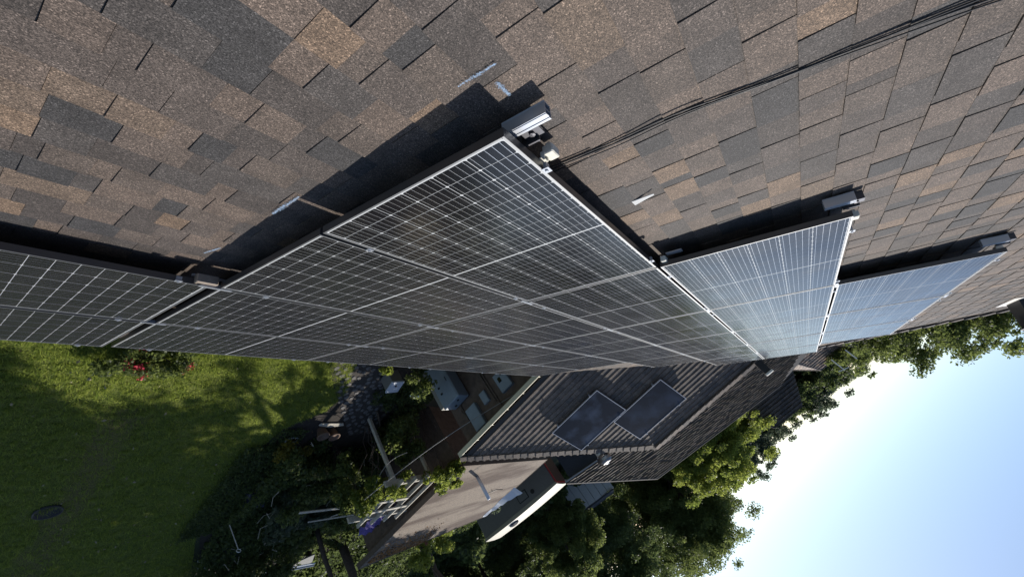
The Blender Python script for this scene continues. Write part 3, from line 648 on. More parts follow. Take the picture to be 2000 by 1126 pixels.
# thermal panels on the wing
def wing_panel(label, e0, e1, s0, s1, dirt, h=.115):
    mw = Matrix.Translation(wp(e0, s0, h)) @ Matrix(((0, wc, -ws), (1, 0, 0), (0, ws, wc))).to_4x4()
    L, W = e1 - e0, s1 - s0; t = thing('solar_panel', label, 'solar panel', mw=mw, group='plain dark panels on the wing roof')
    # frame axes: x along gutter, y up-slope; mirror handed so build double sided boxes
    mb = MB(); f = .014
    for (x, y, dx, dy) in ((L / 2, f / 2, L, f), (L / 2, W - f / 2, L, f), (f / 2, W / 2, f, W - 2 * f), (L - f / 2, W / 2, f, W - 2 * f)): mb.box((x, y, -.02), (dx, dy, .04))
    obj('frame', mb, M_ALU, t, local=True)
    mb = MB(); mb.box((L / 2, W / 2, -.012), (L - 2 * f, W - 2 * f, .012)); obj('glass_pane', mb, dirt, t, local=True)
    for x in (.25, L - .25):
        mb = MB(); mb.box((x, W / 2, -.065), (.04, W + .06, .05)); obj('rail', mb, M_ALU, t, local=True)
    mb = MB()
    for x in (.25, L - .25): mb.box((x, W + .012, 0), (.03, .03, .02)); mb.box((x, -.012, 0), (.03, .03, .02))
    obj('clamp', mb, M_ALU, t, local=True)
def dusty(name, amt):
    m = bpy.data.materials.new(name); m.use_nodes = True; t = m.node_tree; b = t.nodes['Principled BSDF']
    g = t.nodes.new('ShaderNodeNewGeometry'); n = t.nodes.new('ShaderNodeTexNoise'); n.inputs['Scale'].default_value = 2.2; n.inputs['Detail'].default_value = 9; t.links.new(g.outputs['Position'], n.inputs['Vector'])
    r = t.nodes.new('ShaderNodeValToRGB'); r.color_ramp.elements[0].position = .45; r.color_ramp.elements[1].position = .78
    r.color_ramp.elements[0].color = (.008, .009, .012, 1); r.color_ramp.elements[1].color = (.03 + amt * .2, .04 + amt * .24, .06 + amt * .32, 1)
    t.links.new(n.outputs['Fac'], r.inputs[0]); t.links.new(r.outputs[0], b.inputs['Base Color']); b.inputs['Roughness'].default_value = .2
    return m
wing_panel('dusty dark panel lower on the wing roof, nearer the gutter', 2.21, 3.92, 1.33, 2.41, dusty('dusty_panel_glass', .22))
wing_panel('clean dark panel higher on the wing roof, nearer the ridge', 3.44, 5.13, 2.44, 3.48, dusty('dark_panel_glass', .03))

# ------------------------------------------------------------------ trees and plants
def limb(mb, a, b, r0, r1, k=5, wob=.08):
    a, b = Vector(a), Vector(b); L = (b - a).length; P = [a.lerp(b, i / k) + Vector((random.gauss(0, wob), random.gauss(0, wob), 0)) * L * .5 * math.sin(math.pi * i / k) for i in range(k + 1)]
    mb.tube(P, [r0 + (r1 - r0) * i / k for i in range(k + 1)], 7); return P
def clumps(c, rad, k, sub=.38, flat=.8):
    out = []
    for _ in range(k):
        d = np.array([random.gauss(0, 1) for _ in range(3)]); d /= np.linalg.norm(d); r = random.uniform(.35, 1) ** .6
        q = sub * random.uniform(.6, 1.25)
        out.append((c[0] + d[0] * r * rad[0] * .82, c[1] + d[1] * r * rad[1] * .82, c[2] + d[2] * r * rad[2] * .82, rad[0] * q, rad[1] * q, rad[2] * q * flat))
    return out
def tree(name, label, x, y, h0, h1, rad, n, leaf, m, k=26, group=None, trunk=.18, shell=.55, sub=.36, cat='tree'):
    t = thing(name, label, cat, (x, y, 0), group=group)
    c = (x, y, (h0 + h1) / 2); rr = (rad, rad, (h1 - h0) / 2); bl = clumps(c, rr, k, sub)
    mb = MB(); top = limb(mb, (x, y, 0), (x + random.uniform(-.3, .3), y + random.uniform(-.3, .3), h0 + (h1 - h0) * .6), trunk, trunk * .35, 6, .04)
    for b in random.sample(bl, min(9, len(bl))): limb(mb, top[random.choice((3, 4, 5))], b[:3], trunk * .35, trunk * .06, 4, .12)
    obj('trunk', mb, M_BARK, t, smooth=True)
    spray = []
    for _ in range(k):
        d = np.array([random.gauss(0, 1) for _ in range(3)]); d /= np.linalg.norm(d); q = random.uniform(.75, 1.12); z = random.uniform(.05, .13)
        spray.append((c[0] + d[0] * rr[0] * q, c[1] + d[1] * rr[1] * q, c[2] + d[2] * rr[2] * q, rr[0] * z * 1.5, rr[1] * z * 1.5, rr[2] * z))
    P, tn = blob_points(bl, int(n * .8), shell); P2, t2 = blob_points(spray, int(n * .2), .7); P = np.concatenate([P, P2]); tn = np.concatenate([tn, t2]); P[:, 2] = np.maximum(P[:, 2], .1)
    me = leaves('crown', P - np.array([x, y, h0]), leaf, tn); me.materials.append(m)
    o = bpy.data.objects.new('crown', me); COL.objects.link(o); setw(o, t, Matrix.Translation((x, y, h0))); return t
def shrub(name, label, x, y, blobs, n, leaf, m, cat='shrub', group=None, shell=.6, stems=6, flower=None, nf=0, base=0.0):
    t = thing(name, label, cat, (x, y, base), group=group); mb = MB()
    for b in random.sample(blobs, min(stems, len(blobs))): limb(mb, (x + random.uniform(-.06, .06), y + random.uniform(-.06, .06), base), b[:3], .014, .005, 4, .12)
    obj('stem', mb, M_BARK, t)
    P, tn = blob_points(blobs, n, shell); P[:, 2] = np.maximum(P[:, 2], base + .03)
    me = leaves('foliage', P - np.array([x, y, base]), leaf, tn); me.materials.append(m)
    o = bpy.data.objects.new('foliage', me); COL.objects.link(o); setw(o, t, Matrix.Translation((x, y, base)))
    if flower:
        for q in range(nf):
            b = random.choice(blobs); d = np.array([random.gauss(0, 1), random.gauss(0, 1), abs(random.gauss(.6, .6))]); d /= np.linalg.norm(d); p = np.array(b[:3]) + d * np.array(b[3:]) * 1.02
            PP = p + rng.normal(0, .035, (26, 3)); fm = leaves('flower', PP - p, .032, None, 1.1); fm.materials.append(flower)
            fo = bpy.data.objects.new('flower', fm); COL.objects.link(fo); setw(fo, t, Matrix.Translation(tuple(p)))
    return t
def rnd_blobs(x, y, z0, z1, rx, ry, k, s=.28):
    return [(x + random.uniform(-rx, rx), y + random.uniform(-ry, ry), random.uniform(z0, z1), s * random.uniform(.7, 1.4), s * random.uniform(.7, 1.4), s * random.uniform(.6, 1.1)) for _ in range(k)]

# shade trees of the garden (their crowns stand above the picture)
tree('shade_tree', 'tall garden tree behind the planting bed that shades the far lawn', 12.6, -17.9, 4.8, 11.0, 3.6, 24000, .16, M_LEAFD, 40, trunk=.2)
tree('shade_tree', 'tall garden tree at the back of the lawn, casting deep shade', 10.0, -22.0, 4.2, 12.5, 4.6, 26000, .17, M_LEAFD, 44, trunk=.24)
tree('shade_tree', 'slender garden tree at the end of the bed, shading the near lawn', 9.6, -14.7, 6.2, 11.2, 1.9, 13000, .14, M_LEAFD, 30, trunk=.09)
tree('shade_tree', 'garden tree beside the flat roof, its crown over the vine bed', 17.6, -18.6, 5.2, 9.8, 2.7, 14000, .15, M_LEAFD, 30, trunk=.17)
tree('broad_tree', 'distant dark tree at the bottom of the sky, beyond the feathery tree', 60.0, -24.5, .5, 15.0, 6.5, 60000, .19, M_LEAF, 90, trunk=.25, sub=.22, shell=.42)
t = thing('bare_tree', 'thin half-bare tree at the far corner of the flat roof, mostly limbs', 'tree', (14.9, -16.2, 0))
mb = MB(); tp = limb(mb, (14.9, -16.2, 0), (13.5, -14.1, 7.4), .12, .05, 8, .03)
ends = []
for q, e in ((5, (11.3, -12.0, 6.6)), (6, (12.6, -11.9, 7.0)), (7, (13.9, -12.0, 7.6)), (7, (11.8, -12.6, 7.3)), (7, (14.4, -15.3, 8.8)), (8, (13.0, -12.6, 8.4)), (8, (12.8, -15.2, 8.7))):
    a = limb(mb, tp[q], e, .085, .035, 5, .05); ends.append(e)
    for rb in (.03, .03, .02, .02): w = a[random.choice((2, 3, 4, 5))]; limb(mb, w, w + Vector((random.gauss(0, .5), random.gauss(0, .5), random.gauss(.2, .3))), rb, .008, 3, .1)
obj('trunk', mb, M_BARK, t, smooth=True)
P, tn = blob_points([(*e, .34, .34, .28) for e in ends], 500, .6); me = leaves('crown', P - np.array([14.9, -16.2, 4]), .1, tn); me.materials.append(M_LEAF); o = bpy.data.objects.new('crown', me); COL.objects.link(o); setw(o, t, Matrix.Translation((14.9, -16.2, 4)))
tree('shade_tree', 'unseen broad tree across the lawn, added to deepen its shade', 5.5, -27.0, 2.5, 12.5, 5.2, 26000, .18, M_LEAFD, 44, trunk=.26)  # added out of view to block skylight and darken the lawn
tree('shade_tree', 'unseen broad tree at the far left end of the lawn, added for shade', -3.5, -25.0, 2.5, 11.5, 5.0, 24000, .18, M_LEAFD, 44, trunk=.26)  # second added tree, also keeps skylight off the shaded turf
# trees in view
tree('broad_tree', 'big dark leafy tree beyond the caravan, filling the lower right of the view', 43, -26.0, .5, 13.4, 7.6, 162000, 0.145, M_LEAFD, 110, trunk=.3, sub=.20, shell=.42)
tree('broad_tree', 'dark leafy tree at the bottom edge, left of the big dark tree', 30, -27.0, .5, 7.0, 4.6, 72000, 0.125, M_LEAFD, 60, trunk=.2, sub=.22)
tree('broad_tree', 'dark tree close behind the near hip corner of the neighbouring house', 31.6, -19.8, 1.0, 7.6, 2.9, 61200, 0.106, M_LEAF, 55, trunk=.18, sub=.24)
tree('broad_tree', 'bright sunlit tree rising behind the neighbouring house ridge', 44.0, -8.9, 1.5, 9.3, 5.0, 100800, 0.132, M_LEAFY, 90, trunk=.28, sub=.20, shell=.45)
tree('broad_tree', 'tall feathery tree at the sky edge beyond the bright sunlit tree', 58.0, -18.6, 1.0, 15.2, 6.2, 110000, 0.15, M_LEAF, 110, trunk=.25, sub=.2, shell=.4)
tree('broad_tree', 'sunlit tree behind the hip of the long roof, at the right edge', 27.5, 6.2, 2.5, 9.5, 3.3, 72000, 0.092, M_LEAF, 75, trunk=.22, sub=.2)
tree('broad_tree', 'loose green tree behind the hip, topmost against the sky', 25.5, 7.9, 4.5, 10.0, 2.5, 28800, 0.092, M_LEAF, 45, trunk=.18, sub=.2)
for i, (az, dist, top, rad, lab) in enumerate(((4.5, 70, 9.2, 5.5, 'far dark green tree just left of the hip foot'), (1.2, 76, 10.4, 5.5, 'far tree with the tallest top above the beige roof'), (-2.2, 72, 9.0, 5.0, 'far tree above the red parasol'), (-5.5, 80, 9.6, 5.5, 'far grey-green tree right of the dark hip roof'), (8.6, 52, 8.7, 5.2, 'sunlit far tree low behind the roof caps'), (-8.8, 84, 11.6, 5.5, 'far grey-green tree beyond the bright sunlit tree'))):
    tree('far_tree', lab, dist * math.cos(R(az)), dist * math.sin(R(az)), .5, top, rad, 34000, .21, M_LEAF if i == 4 else (M_LEAFB if i % 2 else M_LEAFD), 60, group='trees beyond the rooftops', trunk=.25, sub=.22)
def undergrowth(x0, x1, y0, y1, zt, n, size, m):
    P = np.stack([rng.uniform(x0, x1, n), rng.uniform(y0, y1, n), rng.uniform(0, 1, n) ** .7], 1)
    P[:, 2] *= zt * (.45 + .3 * np.sin(P[:, 0] * 1.7 + 1) * np.cos(P[:, 1] * 1.3) + .25 * np.sin(P[:, 0] * .6 + P[:, 1] * .9)); P[:, 2] = np.abs(P[:, 2]) + .03
    me = leaves('undergrowth', P, size); me.materials.append(m); o = bpy.data.objects.new('undergrowth', me); COL.objects.link(o); setw(o, None, Matrix.Identity(4)); o['kind'] = 'stuff'
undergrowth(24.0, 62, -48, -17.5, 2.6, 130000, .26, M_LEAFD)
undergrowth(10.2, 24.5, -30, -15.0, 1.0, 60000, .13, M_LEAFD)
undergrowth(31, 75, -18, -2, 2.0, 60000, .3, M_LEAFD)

# planting bed
shrub('shrub', 'dark leafy shrub mass in the middle of the planting bed', 8.3, -11.6, rnd_blobs(8.2, -11.6, .2, 1.1, 1.0, 1.0, 26, .34), 6500, .075, M_LEAFD)
shrub('shrub', 'blue-green shrub with broad leaves in the planting bed', 7.9, -12.9, rnd_blobs(8.0, -12.9, .2, .9, .9, .7, 20, .3), 3600, .10, M_LEAFB)
shrub('shrub', 'leafy shrub at the near edge of the planting bed', 7.0, -10.6, rnd_blobs(7.0, -10.7, .1, .7, .6, .7, 16, .26), 3400, .065, M_LEAF)
shrub('shrub', 'shadowy shrub at the back of the planting bed', 9.4, -14.2, rnd_blobs(9.3, -14.2, .2, 1.0, 1.0, .9, 20, .33), 4600, .08, M_LEAFD)
shrub('shrub', 'yellowing low plant at the bed edge beside the clay pots', 6.5, -9.9, rnd_blobs(6.6, -10.0, .1, .4, .5, .25, 9, .17), 900, .055, leaf_mat('leaf_yellowing', (.09, .085, .015), (.2, .18, .03), .4))
shrub('shrub', 'bushy plant beside the meter cabinet, touched by sunlight', 9.3, -9.0, rnd_blobs(9.3, -9.0, .3, 1.5, .55, .5, 20, .28), 5200, .07, M_LEAF)
shrub('vine', 'sunlit vine tangle over the near end of the pergola', 8.5, -9.3, rnd_blobs(8.5, -9.35, 1.9, 2.5, .55, .35, 14, .2) + rnd_blobs(8.0, -9.9, 1.7, 2.4, .25, .5, 8, .18), 3000, .075, M_LEAFY, 'vine')
shrub('vine', 'bright vine spilling over the corner of the flat roof', 10.2, -8.6, rnd_blobs(9.95, -8.75, 2.2, 2.65, .45, .4, 12, .2) + rnd_blobs(10.5, -9.3, 2.45, 2.7, .4, .25, 6, .15), 2800, .075, M_LEAFY, 'vine')
shrub('vine', 'dark vine climbing the pergola post by the planting bed', 8.0, -10.4, rnd_blobs(8.0, -10.2, .6, 2.2, .35, .5, 16, .24), 3200, .07, M_LEAF, 'vine')
shrub('rose_bush', 'leggy rose bush with pink blooms beyond the flat roof', 15.0, -15.4, rnd_blobs(15.0, -15.4, .8, 2.9, 1.0, .7, 24, .34), 5200, .085, M_LEAFY, 'shrub', flower=M_PINK, nf=5)
shrub('grass_clump', 'spiky grass clump at the far edge of the flat roof', 18.2, -13.9, rnd_blobs(18.2, -13.9, .8, 2.3, .5, .5, 12, .3), 2200, .09, M_LEAFB, 'plant')
shrub('flower_bush', 'low bush with red flower clusters on the lawn', 2.35, -6.95, rnd_blobs(2.35, -6.85, .12, .34, .62, .26, 18, .14), 2600, .045, M_LEAF, 'flower bush', flower=M_FLOWER, nf=11)
shrub('lit_leaf_plant', 'leafy plant with white-painted lit leaf spots in front of the grey cabinet', 7.9, -6.45, rnd_blobs(8.0, -6.35, .3, 1.35, .28, .2, 10, .2), 1000, .06, M_LEAF, 'plant', flower=M_WHITE, nf=4)  # white clusters stand in for brightly lit leaves
shrub('potted_plant', 'yellow-green leafy sprig rising by the panel edge', 6.9, -6.35, rnd_blobs(6.95, -6.3, .25, .6, .15, .1, 5, .11), 130, .08, M_LEAFY, 'plant')
shrub('ground_cover', 'low weeds along the dirt behind the small grey pedestal', 8.6, -7.9, rnd_blobs(8.6, -7.9, .05, .25, .8, .5, 16, .15), 1800, .05, M_LEAFD, 'plant')
undergrowth(6.2, 10.0, -16.8, -10.3, 1.1, 24000, .075, M_LEAFD)
undergrowth(8.5, 10.2, -8.3, -7.0, .5, 2600, .06, M_LEAFD)
undergrowth(9.1, 10.2, -10.0, -8.4, .7, 2600, .06, M_LEAFD)
undergrowth(5.25, 6.3, -14.2, -9.9, .35, 6500, .05, M_LEAFD)
undergrowth(5.8, 6.6, -10.3, -9.3, .2, 900, .04, M_LEAFD)
undergrowth(62, 125, -80, -14, 5.0, 60000, .6, M_LEAFD)
shrub('shrub', 'tangled dark shrub at the lowest end of the planting bed', 8.2, -16.2, rnd_blobs(8.3, -16.0, .2, 1.5, 1.2, 1.0, 26, .36), 6500, .08, M_LEAFD)
# fallen leaves on the turf
fx = rng.uniform(.5, 6.2, 130); fy = rng.uniform(-15, -6.8, 130)
me = leaves('fallen_leaves', np.stack([fx, fy, np.full(130, .045)], 1), .045, None, 1.4); me.materials.append(mat('dry_leaf', (.30, .26, .16), .8)); o = bpy.data.objects.new('fallen_leaves', me); COL.objects.link(o); setw(o, None, Matrix.Identity(4)); o['kind'] = 'stuff'

# ------------------------------------------------------------------ courtyard things
t = thing('equipment_cabinet', 'tall pale grey equipment cabinet standing against the wing wall', 'cabinet', (9.05, -6.4, 0))
mb = MB(); mb.bevel_box((9.06, -6.42, .80), (.46, .66, 1.56), .02); obj('housing', mb, M_UTIL, t)
mb = MB(); mb.box((8.824, -6.42, .82), (.012, .58, 1.40)); d = obj('door', mb, M_UTIL, t)
mb = MB(); mb.box((8.81, -6.2, .9), (.02, .02, .14)); obj('handle', mb, M_DARKALU, d)
mb = MB(); mb.bevel_box((9.04, -6.84, .74), (.30, .13, 1.45), .01); obj('side_duct', mb, mat('duct_tan', (.25, .23, .19), .6), t)
mb = MB()
for (x, y) in ((8.98, -6.3), (9.12, -6.55)): mb.lathe((x, y, 1.58), [(.035, 0), (.035, .02), (0, .02)], 10)
for z in (.95, 1.15): mb.lathe((8.80, -6.55, z), [(.03, 0), (.03, .04), (0, .04)], 8)
obj('knob', mb, M_BLACK, t)
mb = MB(); mb.box((9.06, -6.42, .012), (.6, .8, .024)); obj('plinth', mb, mat('pale_concrete', (.3, .29, .27), .9), t)
t = thing('pedestal_box', 'small grey utility pedestal with a pale lid beside the stone path', 'utility box', (7.85, -7.1, 0))
mb = MB(); mb.bevel_box((7.86, -7.12, .21), (.36, .42, .42), .012, R(8)); obj('housing', mb, mat('pedestal_dark_grey', (.16, .155, .14), .6, noise=.1), t)
mb = MB(); mb.bevel_box((7.86, -7.12, .445), (.40, .46, .05), .012, R(8)); l = obj('lid', mb, mat('pale_blue_lid', (.42, .46, .52), .45), t)
mb = MB(); mb.lathe((7.83, -7.05, .47), [(.035, 0), (.03, .025), (0, .03)], 10); obj('knob', mb, M_BLACK, l)
mb = MB(); mb.box((7.9, -7.17, .472), (.11, .05, .006), R(20)); obj('sticker', mb, M_WHITE, l)
# overhead wire
mb = MB(); A, B = Vector((7.7, -9.55, 2.25)), Vector((9.3, -4.9, 2.55)); mb.tube([A.lerp(B, i / 12) - Vector((0, 0, .12 * math.sin(math.pi * i / 12))) for i in range(13)], .009, 6)
tag(obj('wire', mb, mat('grey_wire', (.30, .28, .25), .6)), 'slack grey wire strung from the pergola to the wing wall', 'wire')
mb = MB(); A, B = Vector((7.9, -9.5, 2.2)), Vector((8.3, -8.1, 1.9)); mb.tube([A.lerp(B, i / 8) - Vector((0, 0, .25 * math.sin(math.pi * i / 8))) for i in range(9)], .007, 6)
tag(obj('wire', mb, mat('grey_wire', (.30, .28, .25), .6)), 'short looping loose wire end hanging near the pergola', 'wire')
# pergola
t = thing('pergola', 'weathered wooden pergola frame overgrown with vines beside the flat roof', 'pergola', (9.3, -10.2, 0))
def beam(nm, a, b, w, h, m=M_WOOD, par=t):
    a, b = Vector(a), Vector(b); d = (b - a); L = d.length; d.normalize(); sd = d.cross(Vector((0, 0, 1))).normalized() if abs(d.z) < .95 else Vector((1, 0, 0)); up = sd.cross(d)
    mb = MB(); mb.box((a + b) / 2, (L, w, h), mtx=Matrix((d, sd, up)).transposed()); return obj(nm, mb, m, par)
for (x, y) in ((8.35, -10.75), (10.1, -11.0), (8.45, -9.1), (9.9, -9.2)): beam('post', (x, y, 0), (x, y, 2.1), .09, .09)
beam('beam', (7.95, -10.75, 2.17), (10.25, -11.05, 2.17), .06, .17); beam('beam', (8.1, -9.1, 2.17), (10.2, -9.2, 2.17), .06, .17)
for i, x in enumerate((8.45, 8.95, 9.45, 9.95)): beam('rafter', (x - .02, -11.1 - .05 * i, 2.27), (x + .05, -8.85, 2.29), .05, .10)
for i, y in enumerate((-9.75, -10.25)): beam('batten', (8.1, y, 2.33), (9.4 + .3 * i, y - .12, 2.36), .09, .035)
# purple cloth over timber beside the flat roof
mb = MB(); K = 16; L = 10
pv = [Vector((9.35 + .85 * j / L, -12.5 + 1.25 * i / K, 2.02 - .5 * (j / L - .35) ** 2 + .05 * math.sin(i * 1.3) + .04 * math.sin(j * 2.1 + i))) for i in range(K + 1) for j in range(L + 1)]
mb.add(pv, [(i * (L + 1) + j, i * (L + 1) + j + 1, (i + 1) * (L + 1) + j + 1, (i + 1) * (L + 1) + j) for i in range(K) for j in range(L)])
t2 = thing('cloth', 'purple cloth draped over a rack between pergola and flat roof', 'cloth', (9.8, -11.9, 0))
obj('fabric', mb, mat('purple_cloth', (.14, .10, .29), .85, noise=.25, nscale=8), t2, smooth=True)
for (x, y) in ((9.45, -12.35), (10.1, -12.35), (9.45, -11.4), (10.1, -11.4)): beam('rack_leg', (x, y, 0), (x, y, 1.98), .06, .06, M_DWOOD, t2)
# timber leaning about
for i, (a, b, w, lab) in enumerate((((7.2, -11.6, 1.25), (9.2, -11.2, 1.7), .09, 'long pale board lying across the bed below the pergola'), ((8.2, -12.9, 1.0), (9.9, -12.2, 1.5), .06, 'thin pale stick lower of those below the pergola'), ((8.6, -13.3, .9), (9.6, -12.3, 1.2), .05, 'short broken stick beside the purple cloth'))):
    beam('board', a, b, w, .025, M_WOOD, None); o = bpy.data.objects[-1] if False else [q for q in COL.objects if q.name.startswith('board')][-1]; tag(o, lab, 'board', 'loose timber in the garden')
beam_o = beam('edging_board', (8.45, -8.7, .09), (9.6, -10.1, .09), .04, .18, M_DWOOD, None); tag(beam_o, 'dark edging board beside the stone path, nearest the shrubs', 'board', 'bed edging boards')
beam_o = beam('edging_board', (9.5, -10.2, .16), (10.1, -11.3, .16), .05, .22, M_WOOD, None); tag(beam_o, 'paler edging board leaning past the end of the path', 'board', 'bed edging boards')
# flat roofed garage
def bitumen():
    m = bpy.data.materials.new('brown_gravel_roofing'); m.use_nodes = True; t = m.node_tree; b = t.nodes['Principled BSDF']
    g = t.nodes.new('ShaderNodeNewGeometry'); mp = t.nodes.new('ShaderNodeMapping'); mp.inputs['Rotation'].default_value = (0, 0, R(-38)); mp.inputs['Scale'].default_value = (.28, 1.5, 1); t.links.new(g.outputs['Position'], mp.inputs[0])
    n = t.nodes.new('ShaderNodeTexNoise'); n.inputs['Scale'].default_value = .9; n.inputs['Detail'].default_value = 8; t.links.new(mp.outputs[0], n.inputs['Vector'])
    n2 = t.nodes.new('ShaderNodeTexNoise'); n2.inputs['Scale'].default_value = 45; n2.inputs['Detail'].default_value = 4; t.links.new(g.outputs['Position'], n2.inputs['Vector'])
    r = t.nodes.new('ShaderNodeValToRGB'); e = r.color_ramp; e.elements[0].position = .42; e.elements[0].color = (.07, .042, .027, 1); e.elements[1].position = .55; e.elements[1].color = (.205, .163, .122, 1); t.links.new(n.outputs['Fac'], r.inputs[0])
    k = t.nodes.new('ShaderNodeMapRange'); k.inputs[1].default_value = .3; k.inputs[2].default_value = .7; k.inputs[3].default_value = .5; k.inputs[4].default_value = 1.5; t.links.new(n2.outputs['Fac'], k.inputs[0])
    vm = t.nodes.new('ShaderNodeVectorMath'); vm.operation = 'SCALE'; t.links.new(r.outputs[0], vm.inputs[0]); t.links.new(k.outputs[0], vm.inputs['Scale']); t.links.new(vm.outputs[0], b.inputs['Base Color']); b.inputs['Roughness'].default_value = .9
    bp = t.nodes.new('ShaderNodeBump'); bp.inputs['Strength'].default_value = .6; bp.inputs['Distance'].default_value = .02; t.links.new(n2.outputs['Fac'], bp.inputs['Height']); t.links.new(bp.outputs[0], b.inputs['Normal'])
    return m
g = thing('garage', 'low garage with a flat sunlit brown gravel roof and a white pipe', 'garage', (13.5, -11, 0))
GP = [(10.38, -8.32), (16.95, -9.32), (16.55, -13.55), (10.2, -14.05)]
mb = MB(); mb.poly([(*p, 2.5) for p in GP][::-1], None); mb.f = [tuple(reversed(f)) for f in mb.f]; rf = obj('roof', mb, bitumen(), g)
mb = MB()
for i in range(4):
    a, b = Vector((*GP[i], 2.43)), Vector((*GP[(i + 1) % 4], 2.43)); d = (b - a).normalized(); sd = d.cross(Vector((0, 0, 1)))
    mb.box((a + b) / 2 + sd * -.014 + Vector((0, 0, -.003)), ((b - a).length - .03, .024, .17), mtx=Matrix((d, sd, (0, 0, 1))).transposed())
obj('fascia', mb, M_DWOOD, g)
mb = MB(); mb.poly([(10.6, -8.6, 2.36), (16.6, -9.5, 2.36), (16.2, -13.3, 2.36), (10.5, -13.7, 2.36)], 2.36); obj('wall', mb, M_WALL, g)
mb = MB(); P0 = Vector((12.02, -9.28, 2.5)); mb.tube([P0, P0 + Vector((0, 0, .84))], .058, 14); vp = obj('vent_pipe', mb, mat('white_pvc', (.62, .66, .72), .4), g, smooth=True)
mb = MB(); mb.tube([P0 + Vector((.02, .06, .66)), P0 + Vector((.25, .26, .70)), P0 + Vector((.42, .36, .80))], .012, 6); mb.tube([P0 + Vector((.14, .17, .68)), P0 + Vector((.2, .12, .6))], .01, 6); obj('twig_bracket', mb, M_BLACK, vp)
mb = MB(); K = 14; e = [Vector((16.45 + .05 * math.sin(k * .9), -11.2 - 2.3 * k / K, 2.51)) for k in range(K + 1)]
vs = []
for k, p in enumerate(e): vs += [p, p + Vector((.10 + .22 * (1 - k / K), .02, .05 + .30 * (1 - k / K) ** 1.4 + .02 * math.sin(k * 2.1)))]
mb.add(vs, [(2 * k, 2 * k + 1, 2 * k + 3, 2 * k + 2) for k in range(K)]); tag(obj('tarp', mb, mat('white_tarp', (.66, .70, .76), .6)), 'white tarp strip curled along the far edge of the flat roof', 'tarp')
lx = rng.uniform(10.4, 13.2, 900); ly = -13.85 + np.abs(rng.normal(0, .55, 900)); P = np.stack([lx, ly, np.full(900, 2.512)], 1)
me = leaves('leaf_litter', P, .05, None, 1.4, .8); me.materials.append(mat('orange_dead_leaf', (.33, .17, .06), .8, noise=.4, nscale=3)); o = bpy.data.objects.new('leaf_litter', me); COL.objects.link(o); setw(o, None, Matrix.Identity(4)); o['kind'] = 'stuff'

# caravan
cm = Matrix.Translation((22.4, -15.7, 0)) @ Matrix.Rotation(R(-104), 4, 'Z')      # local x along the caravan's length (away from the house), y towards +X side
cv = thing('caravan', 'cream-roofed caravan with a grey side and red-trimmed end beyond the flat roof', 'caravan', mw=cm)
def cbox(nm, c, d, m, par=None, bev=None):
    mb = MB(); mb.bevel_box(c, d, bev) if bev else mb.box(c, d); return obj(nm, mb, m, par or cv, local=True)
M_CARG = mat('caravan_grey', (.15, .145, .13), .5, noise=.08, nscale=4)
body = cbox('body', (0, 1.05, 1.45), (5.5, 2.1, 1.75), M_CARG, bev=.06)
mb = MB(); xs = np.linspace(-2.78, 2.78, 13); vs = []
for x in xs:
    zz = 2.36 + .10 * math.cos(x / 2.78 * 1.3)
    for y in (-.05, .3, 1.05, 1.8, 2.15): vs.append((x, y, zz + .05 * (1 - ((y - 1.05) / 1.1) ** 2)))
mb.add(vs, [(i * 5 + j, i * 5 + j + 1, (i + 1) * 5 + j + 1, (i + 1) * 5 + j) for i in range(12) for j in range(4)])
mb.add([(x, -.05, 2.24) for x in xs] + [vs[i * 5] for i in range(13)], [(i, 13 + i, 14 + i, i + 1) for i in range(12)])
crf = obj('roof', mb, mat('cream_roof_paint', (.33, .30, .215), .55, noise=.1, nscale=3), cv, local=True)
mb = MB(); mb.lathe((.9, .45, 2.44), [(.33, 0), (.30, .12), (.2, .17), (0, .18)], 18); obj('skylight', mb, M_BLACK, crf, local=False) if False else None
o = obj('skylight', mb, mat('smoked_skylight', (.02, .02, .025), .2), cv, local=True)
mb = MB(); mb.tube([(.9 + .36 * math.cos(a), .45 + .36 * math.sin(a), 2.46) for a in np.linspace(0, 6.28, 22)], .03, 6); obj('skylight_rim', mb, M_WHITE, cv, local=True)
def win(x, w, z, h):
    mb = MB(); mb.bevel_box((x, -.012, z), (w, .03, h), .01); fo = obj('window', mb, M_BLACK, cv, local=True)
    mb = MB(); mb.box((x, -.031, z), (w - .1, .01, h - .1)); o = obj('pane', mb, mat('grey_pane', (.16, .16, .15), .1), fo, local=True); 
win(-.55, .72, 1.72, .52)
mb = MB(); mb.tube([(-1.25, -.03, 1.85), (-1.25, .02, 1.85)], .13, 14); obj('side_vent', mb, M_BLACK, cv, local=True)
cbox('end_wall', (-2.755, 1.05, 1.45), (.03, 2.0, 1.7), mat('maroon_end', (.10, .05, .045), .5))
M_RED = mat('red_trim', (.45, .03, .04), .4); cbox('trim', (-2.78, .02, 1.45), (.05, .1, 1.72), M_RED); cbox('trim', (-2.78, 1.05, 2.3), (.05, 2.1, .1), M_RED)
for x in (-.2, .75):
    mb = MB(); mb.tube([(x, .02, .33), (x, .22, .33)], .33, 18); obj('wheel', mb, M_BLACK, cv, local=True)

